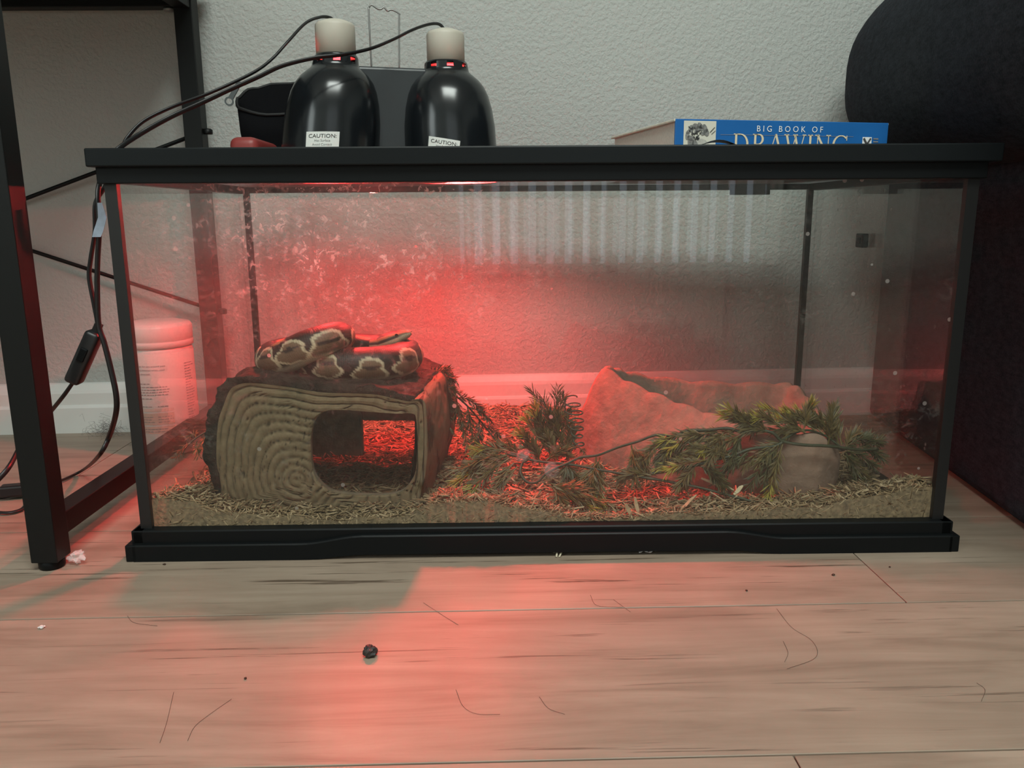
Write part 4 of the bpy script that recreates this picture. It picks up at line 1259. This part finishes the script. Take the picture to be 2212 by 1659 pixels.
# ================================================================== the water dish
M_DISH = plain('dish_resin', (.25, .155, .112), .85, var=.22, vscale=38, bump=.6, bscale=70, bdist=.004)
dish = thing('water_dish', 'rock textured corner water dish tilted in the bedding under the vines', 'dish')
rim_key = [(0.0899, 0.2150, 0.1724), (0.1122, 0.1920, 0.1588), (0.1457, 0.1680, 0.1466), (0.1779, 0.1450, 0.1360), (0.2134, 0.1180, 0.1283), (0.2460, 0.0880, 0.1226), (0.2845, 0.0660, 0.1188), (0.3280, 0.0620, 0.1154), (0.3592, 0.0780, 0.1076), (0.3722, 0.1150, 0.1122), (0.3779, 0.1600, 0.1172), (0.3751, 0.2000, 0.1281), (0.3670, 0.2320, 0.1394), (0.3505, 0.2450, 0.1409), (0.2933, 0.2520, 0.1406), (0.2270, 0.2520, 0.1440), (0.1596, 0.2460, 0.1526), (0.1217, 0.2350, 0.1624), (0.1032, 0.2280, 0.1685)]
K = catmull(rim_key+[rim_key[0]], 9)[:-1]
K = np.array(K); nK = len(K); cK = K.mean(0)
def loop_at(scale, zfun, push=0.0, amp=0.0, seed=0):
    out = []
    for i, p in enumerate(K):
        d = p-cK; d[2] = 0; L_ = np.linalg.norm(d)
        q = cK+d*(scale+push/L_)
        z = zfun(p, i)
        nn = vnoise(q[0]*30, q[1]*30, z*34+seed)+.5*vnoise(q[0]*75, q[1]*75, z*75+seed)
        q = q+d/L_*amp*nn
        out.append((q[0], q[1], z))
    return out
scal = [.0045*abs(math.sin(i*.37)) for i in range(nK)]
rings = []
def flare(p):   # outer foot spreads at the raised left end only
    return np.clip((.18-p[0])/.12, 0, 1)
zb = .030
for k in range(13):
    u = k/12
    zf = lambda p, i, u=u: zb+(p[2]-zb)*u
    lp = []
    for i, p in enumerate(K):
        d = p-cK; d[2] = 0; L_ = np.linalg.norm(d)
        front_ = 1.0 if i < 52 else 0.0
        bulge = .006*math.sin(PI*u)+(.018*flare(p)+.030*front_*sstep(.30-p[0], 0, .12))*(1-u)**.8*(1 if u < 1 else 0)
        q = cK+d*(1+bulge/L_); z = zf(p, i)
        nn = vnoise(q[0]*30, q[1]*30, z*34)+.5*vnoise(q[0]*75, q[1]*75, z*75)
        q = q+d/L_*(.0035*nn*min(1, (1-u)*4))
        lp.append((q[0], q[1], z+(scal[i] if u == 1 else 0)))
    rings.append(lp)
rings.append(loop_at(1, lambda p, i: p[2]+scal[i]+.001, -.005))
rings.append(loop_at(1, lambda p, i: p[2]-.002, -.011, .001))
rings.append(loop_at(1, lambda p, i: p[2]*.65+.35*.062, -.022, .002, 3))
rings.append(loop_at(1, lambda p, i: p[2]*.25+.75*.062, -.036, .002, 5))
rings.append(loop_at(.45, lambda p, i: .062))
vv = [p for r_ in rings for p in r_]; ff = []
for j in range(len(rings)-1):
    for i in range(nK):
        i2 = (i+1) % nK; ff.append((j*nK+i, j*nK+i2, (j+1)*nK+i2, (j+1)*nK+i))
ff.append(tuple((len(rings)-1)*nK+i for i in range(nK))); ff.append(tuple(reversed(range(nK))))
mesh('bowl', vv, ff, M_DISH, dish, True)
wl = loop_at(1, lambda p, i: .0695, -.040)
t = NT('still_water'); t.set(color=(.85, .9, .9), rough=.03); t.b.inputs['Transmission Weight'].default_value = .9; t.b.inputs['IOR'].default_value = 1.33
mesh('water', wl, [tuple(range(nK))], t.m, dish)

# ================================================================== plastic needle vines
def plant_mat(name, a, b):
    t = NT(name); geo = t.node('ShaderNodeNewGeometry')
    t.set(color=t.ramp(geo.outputs['Random Per Island'], [(0, a), (1, b)]), rough=.5, spec=.4)
    return t.m
M_NEEDLE = plant_mat('vine_needles', (.034, .040, .014), (.095, .086, .030))
M_NEEDLE_O = plant_mat('vine_needles_olive', (.075, .060, .020), (.175, .125, .042))
M_NEEDLE_Y = plant_mat('vine_needles_yellow', (.22, .18, .025), (.38, .29, .045))
M_STEM = plain('vine_stem', (.035, .042, .020), .55, var=.25, vscale=90)
def needle(V, F, p, d, L, r):
    d = d.normalized(); a = d.orthogonal().normalized(); b = d.cross(a)
    i = len(V)
    V.append(p); m = p+d*L*.55
    for k in range(3):
        g = 2*PI*k/3+.3; V.append(m+(a*math.cos(g)+b*math.sin(g))*r)
    V.append(p+d*L)
    for k in range(3):
        k2 = (k+1) % 3
        F.append((i, i+1+k2, i+1+k)); F.append((i+4, i+1+k, i+1+k2))
prs = random.Random(21)
def sprig(parent, a, b, n=60, nl=.014, spread=.75, mat=None, tipy=False, droop=.004):
    a = Vector(a); b = Vector(b)
    b = b+Vector((0, prs.uniform(-.010, .012), 0))
    mid_ = (a+b)/2+Vector((0, prs.uniform(-.004, .004), droop))
    P = [Vector(q) for q in catmull([a, mid_, b], 8)]
    V, F = tube_geo(P, [.0010*(1-.6*i/(len(P)-1)) for i in range(len(P))], 4)
    V = list(V); F = list(F)
    VY, FY = [], []
    for k in range(n):
        t = prs.uniform(.06, 1)**.85
        f_ = t*(len(P)-1); i = min(len(P)-2, int(f_)); p = P[i].lerp(P[i+1], f_-i)
        d = (P[i+1]-P[i]).normalized()
        o_ = Vector((prs.gauss(0, 1), prs.gauss(0, 1), prs.gauss(0, 1))); o_ = (o_-d*o_.dot(d)).normalized()
        dd = d*prs.uniform(.55, 1.0)+o_*spread*prs.uniform(.6, 1.2)
        tgt = (VY, FY) if (tipy and t > .70) else (V, F)
        needle(tgt[0], tgt[1], p, dd, nl*prs.uniform(.65, 1.15), .00075)
    s_ = mesh('sprig', V, F, mat or M_NEEDLE, parent)
    if VY: mesh('sprig_tip', VY, FY, M_NEEDLE_Y, s_)
    return s_
def vine(label, stems, r=.0017):
    t = thing('plastic_vine', label, 'plant', tuple(stems[0][0]), 0, 'plastic needle vines')
    inv = Vector(stems[0][0])
    for st in stems:
        o = tube('stem', [tuple(Vector(p)-inv) for p in st], r, M_STEM, t, 7, n=6)
    return t, inv
def add_sprigs(t, inv, lst, **kw):
    for (a, b, *opt) in lst:
        k = dict(kw)
        if opt: k.update(opt[0])
        more = k.pop('more', 0)
        sprig(t, Vector(a)-inv, Vector(b)-inv, **k)
        for _ in range(more):
            j1 = Vector([prs.uniform(-.006, .006) for _ in 'xyz']); j2 = Vector((prs.uniform(-.016, .016), prs.uniform(-.004, .014), prs.uniform(-.008, .010)))
            sprig(t, Vector(a)-inv+j1, Vector(b)-inv+j2, **k)
Yt = dict(tipy=True); Ol = dict(mat=M_NEEDLE_O); OY = dict(mat=M_NEEDLE_O, tipy=True)
# vine drooping off the right rear of the log hide
vA, iA = vine('dark needle vine drooping off the back right edge of the log hide', [[(-0.1447, 0.1850, 0.1747), (-0.1241, 0.1900, 0.1533), (-0.0996, 0.1900, 0.1340), (-0.0813, 0.1900, 0.1133), (-0.0640, 0.1850, 0.0918), (-0.0473, 0.1800, 0.0716)]], .0012)
add_sprigs(vA, iA, [((-0.1430, 0.1850, 0.1709), (-0.1182, 0.1850, 0.1782)), ((-0.1388, 0.1860, 0.1688), (-0.1084, 0.1900, 0.1633)), ((-0.1331, 0.1880, 0.1589), (-0.1053, 0.1850, 0.1479)), ((-0.1300, 0.1880, 0.1576), (-0.1210, 0.1800, 0.1257)), ((-0.1211, 0.1900, 0.1488), (-0.1088, 0.1800, 0.1161)), ((-0.1089, 0.1900, 0.1392), (-0.0997, 0.1800, 0.1064)),
    ((-0.1088, 0.1900, 0.1405), (-0.0747, 0.1850, 0.1260)), ((-0.0936, 0.1900, 0.1262), (-0.0875, 0.1800, 0.0966)), ((-0.0904, 0.1900, 0.1262), (-0.0625, 0.1850, 0.1111)), ((-0.0782, 0.1900, 0.1100), (-0.0785, 0.1800, 0.0772)), ((-0.0720, 0.1880, 0.1021), (-0.0503, 0.1850, 0.0852)), ((-0.0813, 0.1800, 0.0933), (-0.0873, 0.1600, 0.0671), Ol), ((-0.1235, 0.1800, 0.1479), (-0.1166, 0.1700, 0.0996)), ((-0.1057, 0.1800, 0.1160), (-0.0934, 0.1650, 0.0785), Ol)], n=80, nl=.013)
# clump in the middle
vB, iB = vine('olive needle clump rising in the tank middle, left of the dish', [[(-0.0087, 0.1300, 0.0660), (0.0071, 0.1450, 0.0863), (0.0227, 0.1550, 0.1147), (0.0363, 0.1600, 0.1433)]], .0013)
add_sprigs(vB, iB, [((0.0194, 0.1500, 0.1004), (0.0320, 0.1600, 0.1477), {}), ((0.0225, 0.1500, 0.0941), (0.0075, 0.1550, 0.1429), {}), ((0.0133, 0.1480, 0.0917), (-0.0078, 0.1500, 0.1287), Yt), ((0.0071, 0.1450, 0.0832), (-0.0170, 0.1450, 0.1208), OY), ((0.0195, 0.1500, 0.0847), (0.0163, 0.1500, 0.1254), Ol), ((0.0286, 0.1500, 0.0815), (0.0378, 0.1550, 0.1270), {}),
    ((-0.0022, 0.1400, 0.0722), (-0.0232, 0.1400, 0.1036), OY), ((0.0158, 0.1400, 0.0720), (0.0008, 0.1400, 0.1065), Ol), ((0.0309, 0.1400, 0.0719), (0.0251, 0.1450, 0.1080), Ol), ((0.0033, 0.1300, 0.0659), (-0.0176, 0.1300, 0.0878), Ol), ((0.0212, 0.1300, 0.0657), (0.0122, 0.1300, 0.0937), Ol), ((0.0400, 0.1400, 0.0718), (0.0462, 0.1450, 0.1046), Ol), ((0.0090, 0.1250, 0.0705), (0.0357, 0.1250, 0.0825), Ol), ((-0.0207, 0.1250, 0.0739), (-0.0503, 0.1300, 0.0913), Ol)], n=70, nl=.016, spread=.6, more=1)
# coiled tendril beside the dish
coil = []
for k in range(110):
    u = k/109; g = u*2*PI*6.5
    c0 = Vector((0.0420, 0.1500, 0.1480)); c1 = Vector((0.0522, 0.1300, 0.0852))
    rad_ = .0065+.0055*math.sin(PI*min(1, u*1.2+.1))
    c = c0.lerp(c1, u)
    coil.append(tuple(c+Vector((rad_*math.cos(g), rad_*.6*math.sin(g), .0035*math.sin(g)))))
vC = thing('coiled_tendril', 'springy coiled green tendril against the left end of the dish', 'plant', (0, 0, 0), 0)
o = tube('coil', coil, .0010, M_STEM, vC, 6, n=0)
add_sprigs(vC, Vector((0, 0, 0)), [((0.0521, 0.1300, 0.0864), (0.0353, 0.1200, 0.0748), {}), ((0.0522, 0.1300, 0.0852), (0.0574, 0.1220, 0.0770), {})], n=20, nl=.010)
# the long arching vine across the front of the dish
main = [(-0.0418, 0.0750, 0.0971), (-0.0160, 0.0700, 0.0919), (-0.0235, 0.0640, 0.0863), (-0.0260, 0.0560, 0.0767), (-0.0179, 0.0500, 0.0676), (-0.0064, 0.0480, 0.0681), (0.0036, 0.0500, 0.0771), (0.0161, 0.0550, 0.0829), (0.0303, 0.0600, 0.0869), (0.0463, 0.0650, 0.0927), (0.0672, 0.0670, 0.0948), (0.0918, 0.0680, 0.1041), (0.1146, 0.0680, 0.1108), (0.1368, 0.0680, 0.1187), (0.1582, 0.0660, 0.1178), (0.1731, 0.0640, 0.1251), (0.1971, 0.0600, 0.1265), (0.2202, 0.0560, 0.1296), (0.2386, 0.0520, 0.1254), (0.2545, 0.0490, 0.1283), (0.2712, 0.0460, 0.1261), (0.2826, 0.0440, 0.1164), (0.3052, 0.0420, 0.1122), (0.3324, 0.0440, 0.1101), (0.3562, 0.0500, 0.1059), (0.3843, 0.0600, 0.0997), (0.4093, 0.0700, 0.0977)]
back_ = [(0.1263, 0.0500, 0.0757), (0.1606, 0.0480, 0.0817), (0.1825, 0.0460, 0.0873), (0.2018, 0.0450, 0.0937), (0.2217, 0.0440, 0.0983), (0.2454, 0.0440, 0.1071), (0.2728, 0.0430, 0.1105), (0.2824, 0.0430, 0.1155)]
vD, iD = vine('long arching needle vine with a loop, stretched in front of the dish', [main, back_], .0019)
add_sprigs(vD, iD, [((0.1086, 0.0680, 0.1062), (0.1097, 0.0550, 0.0649), Ol), ((0.1116, 0.0660, 0.1050), (0.1272, 0.0550, 0.0764), Ol), ((0.0661, 0.0670, 0.0919), (0.0625, 0.0500, 0.0556), Ol), ((0.0665, 0.0600, 0.0871), (0.0704, 0.0400, 0.0387), OY), ((0.0643, 0.0600, 0.0871), (0.0529, 0.0420, 0.0440), Ol),
    ((0.0303, 0.0600, 0.0846), (0.0407, 0.0500, 0.0645), {}), ((0.1560, 0.0660, 0.1155), (0.1453, 0.0580, 0.0868), {}), ((0.1550, 0.0660, 0.1132), (0.1248, 0.0600, 0.0951), Ol), ((0.1505, 0.0660, 0.1133), (0.1662, 0.0560, 0.0814), Ol),
    ((0.1966, 0.0600, 0.1237), (0.1523, 0.0600, 0.1063), OY), ((0.1978, 0.0600, 0.1231), (0.1710, 0.0550, 0.0961), Ol), ((0.2149, 0.0580, 0.1251), (0.1816, 0.0550, 0.1103), OY), ((0.2155, 0.0560, 0.1240), (0.1976, 0.0500, 0.0945), Ol), ((0.2376, 0.0520, 0.1231), (0.2027, 0.0500, 0.1030), Ol), ((0.2387, 0.0520, 0.1231), (0.2194, 0.0480, 0.0891), {}),
    ((0.2550, 0.0500, 0.1257), (0.2142, 0.0550, 0.1452), OY), ((0.2620, 0.0500, 0.1279), (0.2353, 0.0550, 0.1410), Ol), ((0.2838, 0.0500, 0.1305), (0.2506, 0.0550, 0.1437), OY), ((0.2697, 0.0480, 0.1256), (0.2400, 0.0500, 0.1282), Ol), ((0.2824, 0.0430, 0.1155), (0.2554, 0.0400, 0.0912), Ol), ((0.2822, 0.0420, 0.1130), (0.2620, 0.0360, 0.0495), OY), ((0.2800, 0.0420, 0.1119), (0.2474, 0.0360, 0.0640), {}),
    ((0.1859, 0.0460, 0.0872), (0.2077, 0.0420, 0.0682), {}), ((0.1826, 0.0460, 0.0867), (0.1594, 0.0420, 0.0630), Ol), ((0.2217, 0.0440, 0.0972), (0.1795, 0.0460, 0.1073), Ol), ((0.1947, 0.0450, 0.0937), (0.1474, 0.0460, 0.0848), OY), ((0.2449, 0.0440, 0.1060), (0.2126, 0.0400, 0.0688), {}), ((0.1263, 0.0500, 0.0757), (0.0955, 0.0460, 0.0682), Ol)], n=90, nl=.0165, spread=.60, more=1)
# second branch lying over the front right corner of the dish
vE, iE = vine('yellow tipped needle branch resting over the front right rim of the dish', [[(0.2847, 0.0500, 0.1163), (0.3127, 0.0600, 0.1247), (0.3407, 0.0660, 0.1170), (0.3614, 0.0620, 0.1023)]], .0014)
add_sprigs(vE, iE, [((0.3119, 0.0580, 0.1252), (0.2812, 0.0600, 0.1393), OY), ((0.3266, 0.0600, 0.1245), (0.2954, 0.0700, 0.1452), OY), ((0.3397, 0.0640, 0.1187), (0.3042, 0.0700, 0.1394), OY), ((0.3461, 0.0650, 0.1143), (0.3247, 0.0800, 0.1395), OY), ((0.3519, 0.0650, 0.1114), (0.3343, 0.0750, 0.1378), Ol), ((0.3582, 0.0630, 0.1061), (0.3465, 0.0700, 0.1361), Ol), ((0.3149, 0.0580, 0.1223), (0.2906, 0.0520, 0.1214), Ol), ((0.3127, 0.0600, 0.1247), (0.3260, 0.0700, 0.1477), OY)], n=90, nl=.016, spread=.55, more=1)
# tuft behind, right of the dish
vF, iF = vine('dark green needle tuft right of the dish near the right pane', [[(0.3672, 0.0750, 0.0984), (0.3925, 0.0900, 0.0908), (0.4240, 0.1000, 0.0887)]], .0013)
add_sprigs(vF, iF, [((0.3718, 0.0800, 0.0951), (0.4133, 0.1000, 0.1038), {}), ((0.3736, 0.0800, 0.0939), (0.3924, 0.1000, 0.1100), Ol), ((0.3925, 0.0900, 0.0908), (0.4334, 0.1100, 0.0947), {}), ((0.3766, 0.0800, 0.0921), (0.4145, 0.0900, 0.0707), {}), ((0.3739, 0.0800, 0.0904), (0.3898, 0.0850, 0.0623), {}), ((0.4007, 0.0950, 0.0892), (0.4321, 0.1000, 0.0765), {}), ((0.3725, 0.0800, 0.0862), (0.4018, 0.0850, 0.0574), Ol)], n=110, nl=.015)
# bare stem along the bedding
vG, iG = vine('bare grey green stem lying along the bedding under the long vine', [[(-0.0418, 0.0700, 0.0969), (-0.0056, 0.0660, 0.0884), (0.0331, 0.0600, 0.0857), (0.0720, 0.0540, 0.0797), (0.1191, 0.0460, 0.0731), (0.1794, 0.0380, 0.0636), (0.2271, 0.0300, 0.0526), (0.2681, 0.0220, 0.0442), (0.3281, 0.0200, 0.0385)]], .0016)
add_sprigs(vG, iG, [((-0.0418, 0.0700, 0.0957), (-0.0945, 0.0550, 0.0847), Ol), ((-0.0418, 0.0700, 0.0939), (-0.1029, 0.0500, 0.0662), OY), ((-0.0391, 0.0660, 0.0922), (-0.0891, 0.0440, 0.0537), OY), ((-0.0418, 0.0700, 0.0969), (-0.0754, 0.0750, 0.1027), OY), ((-0.0336, 0.0600, 0.0882), (-0.0644, 0.0420, 0.0512), Ol), ((-0.0474, 0.0700, 0.0940), (-0.0781, 0.0550, 0.0730), Ol), ((0.0127, 0.0450, 0.0637), (0.0637, 0.0300, 0.0368), OY), ((0.0100, 0.0460, 0.0663), (0.0422, 0.0340, 0.0442), Ol), ((0.0156, 0.0460, 0.0645), (0.0564, 0.0400, 0.0563), Ol), ((0.0127, 0.0440, 0.0612), (0.0282, 0.0300, 0.0372), Ol)], n=90, nl=.0180, spread=.5, more=1)
M_CUP = NT('clear_pinkish_vinyl'); M_CUP.set(color=(.75, .55, .55), rough=.15); M_CUP.b.inputs['Alpha'].default_value = .20; M_CUP = M_CUP.m
for nm, p, rot, sc in (('suction_cup', (0.0113, 0.0500, 0.0816), (1.0, .9, 0), .8), ('suction_cup', (-0.0234, 0.0660, 0.0961), (.4, -.5, 0), .8)):
    o = lathe(nm, [(.0012, .006), (.0035, .0055), (.004, .003), (.008, .0010), (.0125, 0), (.0125, -.0006)], M_CUP, vG, 20, cap1=False)
    o.location = Vector(p)-iG; o.rotation_euler = rot; o.scale = (sc,)*3
# sprig left of the hide
vH, iH = vine('small needle sprig poking out left of the log hide', [[(-0.4348, 0.1600, 0.1045), (-0.4443, 0.1500, 0.0992), (-0.4531, 0.1400, 0.0916), (-0.4577, 0.1300, 0.0835)]], .0012)
add_sprigs(vH, iH, [((-0.4443, 0.1500, 0.0986), (-0.4595, 0.1500, 0.0963), Ol), ((-0.4507, 0.1420, 0.0935), (-0.4621, 0.1300, 0.0805), Ol), ((-0.4448, 0.1500, 0.0930), (-0.4395, 0.1400, 0.0772), Ol), ((-0.4372, 0.1550, 0.0978), (-0.4360, 0.1400, 0.0833), Ol)], n=36, nl=.012)

# ================================================================== litter on the floor
M_CLEAR = NT('clear_film'); M_CLEAR.set(color=(.9, .88, .86), rough=.1); M_CLEAR.b.inputs['Alpha'].default_value = .38; M_CLEAR = M_CLEAR.m
def blob(name, p, r, mat, seed, squash=.6, rough=.5, sub=3, label=None, cat=None, group=None):
    bm = bmesh.new(); bmesh.ops.create_icosphere(bm, subdivisions=sub, radius=1)
    for v in bm.verts:
        k = 1+rough*vnoise(v.co.x*1.6+seed, v.co.y*1.6, v.co.z*1.6)+rough*.5*vnoise(v.co.x*4+seed, v.co.y*4, v.co.z*4)
        v.co = Vector((v.co.x*r*k, v.co.y*r*k, v.co.z*r*k*squash))
    mz = min(v.co.z for v in bm.verts)
    for v in bm.verts: v.co.z -= mz
    o = from_bm(name, bm, mat, None, False); o.location = (p[0], p[1], 0.0)
    return tag(o, label, cat, group)
blob('crumpled_film', (-0.5242, -0.0170, 0.0000), .0085, M_CLEAR, 2.2, .7, .7, 3, 'crumpled bit of clear plastic beside the desk leg foot', 'plastic')
blob('paper_speck', (-0.4841, -0.1618, 0.0000), .0026, M_WHITEPL, 5, .5, .6, 2, 'white crumb on the floor at the lower left', 'crumb')
blob('dark_pellet', (-0.1652, -0.2192, 0.0000), .0062, plain('dark_pellet', (.03, .03, .028), .45, var=.9, vscale=500), 9, .8, .35, 3, 'round dark pellet with pale flecks on the floor in front of the tank', 'pellet')
M_SPECK = plain('brown_speck', (.05, .022, .012), .7)
for (px, lab, r) in (((-0.2644, -0.2529, 0.0000), 'tiny brown speck left of the dark pellet', .0016), ((0.2014, -0.1047, 0.0000), 'tiny brown speck below the tank base, right of centre', .0016), ((0.3049, -0.0708, 0.0000), 'small black speck below the right end of the tank base', .0020), ((-0.4255, -0.0224, 0.0000), 'small brown speck below the left end of the tank base', .0018), ((0.3740, -0.0532, 0.0000), 'tiny speck beside the plank joint at right', .0014)):
    blob('floor_speck', px, r, M_SPECK, r*9000, .5, .5, 1, lab, 'speck', 'specks on the floor')
M_BITS = plain('pale_shaving_bit', (.62, .55, .40), .7)
for (a, b, lab) in (((0.0103, -0.0050, 0.0010), (0.0126, -0.0166, 0.0010), 'left pale curled shaving under the middle of the tank base'), ((0.0158, -0.0167, 0.0010), (0.0179, -0.0014, 0.0010), 'right pale curled shaving under the middle of the tank base')):
    m_ = (Vector(a)+Vector(b))/2+Vector((.002, 0, .003))
    o = tube('loose_shaving', [a, tuple(m_), b], .0012, M_BITS, None, 5, .35, n=5); tag(o, lab, 'shaving', 'loose shavings on the floor')
o = tube('white_wisp', [(0.1072, -0.0090, 0.0020), (0.1137, -0.0076, 0.0030), (0.1187, -0.0093, 0.0020), (0.1245, -0.0066, 0.0030), (0.1289, -0.0057, 0.0020)], [.0012+.0006*math.sin(k) for k in range(25)], M_WHITEPL, None, 5, .6, n=6)
tag(o, 'white fluffy wisp under the right half of the tank base', 'fluff')
M_HAIR = plain('hair', (.09, .06, .045), .6)
hairs = [([(-0.1275, -0.1217, 0.0005), (-0.1096, -0.1442, 0.0005), (-0.0905, -0.1673, 0.0005)], 'fine curved hair below the middle of the tank base'), ([(-0.0870, -0.2736, 0.0005), (-0.0803, -0.2959, 0.0005), (-0.0691, -0.3065, 0.0005), (-0.0511, -0.3075, 0.0005)], 'fine hair curling right of the dark pellet'), ([(-0.3169, -0.2711, 0.0005), (-0.3064, -0.3111, 0.0005), (-0.3014, -0.3361, 0.0005)], 'fine hair at the lower left of the floor'), ([(-0.2665, -0.2820, 0.0005), (-0.2775, -0.3031, 0.0005), (-0.2829, -0.3174, 0.0005), (-0.2819, -0.3339, 0.0005)], 'long pale hair left of centre at the bottom'),
    ([(0.2195, -0.1439, 0.0005), (0.2212, -0.1802, 0.0005), (0.2310, -0.2055, 0.0005), (0.2235, -0.2326, 0.0005), (0.1923, -0.2500, 0.0005)], 'curling hair on the floor at right of centre'), ([(0.2048, -0.2048, 0.0005), (0.2021, -0.2244, 0.0005), (0.1941, -0.2392, 0.0005)], 'short dark hair inside the curling hair'), ([(0.3402, -0.2745, 0.0005), (0.3412, -0.2844, 0.0005), (0.3290, -0.3000, 0.0005)], 'short hooked hair at the far right of the floor'), ([(0.0407, -0.1094, 0.0005), (0.0450, -0.1324, 0.0005), (0.0696, -0.1369, 0.0005)], 'fine hair just below the plank joint line in the middle'), ([(0.0628, -0.1201, 0.0005), (0.0758, -0.1465, 0.0005)], 'short straight hair below the tank middle'), ([(-0.4133, -0.1405, 0.0005), (-0.4004, -0.1545, 0.0005), (-0.3756, -0.1613, 0.0005)], 'fine hair near the left front plank joint'), ([(-0.0196, -0.2850, 0.0005), (-0.0131, -0.3007, 0.0005), (-0.0010, -0.3087, 0.0005)], 'short curved hair right of the bottom centre')]
for pts_, lab in hairs:
    o = tube('hair_strand', pts_, .00015, M_HAIR, None, 4, n=6); tag(o, lab, 'hair', 'stray hairs on the floor')
# dust ball by the baseboard
db = mesh('dust_ball', [], [], plain('grey_dust', (.16, .14, .13), 1.0))
bm = bmesh.new()
for k in range(170):
    a = Vector((prs.gauss(0, .016), prs.gauss(0, .010), abs(prs.gauss(0, .011))+.001)); d = Vector((prs.gauss(0, 1), prs.gauss(0, 1), prs.gauss(0, .6))).normalized()*.014
    b = a+d; b.z = abs(b.z)
    m_ = (a+b)/2+Vector((prs.gauss(0, .004), prs.gauss(0, .004), abs(prs.gauss(0, .004))))
    V, F = tube_geo([a, m_, b], .00016, 3)
    vs = [bm.verts.new(p) for p in V]
    for q in F: bm.faces.new([vs[i] for i in q])
bm.to_mesh(db.data); bm.free(); db.location = (-0.7493, 0.5267, 0.0000)
tag(db, 'wispy grey dust ball on the floor against the baseboard at left', 'dust', kind='stuff')
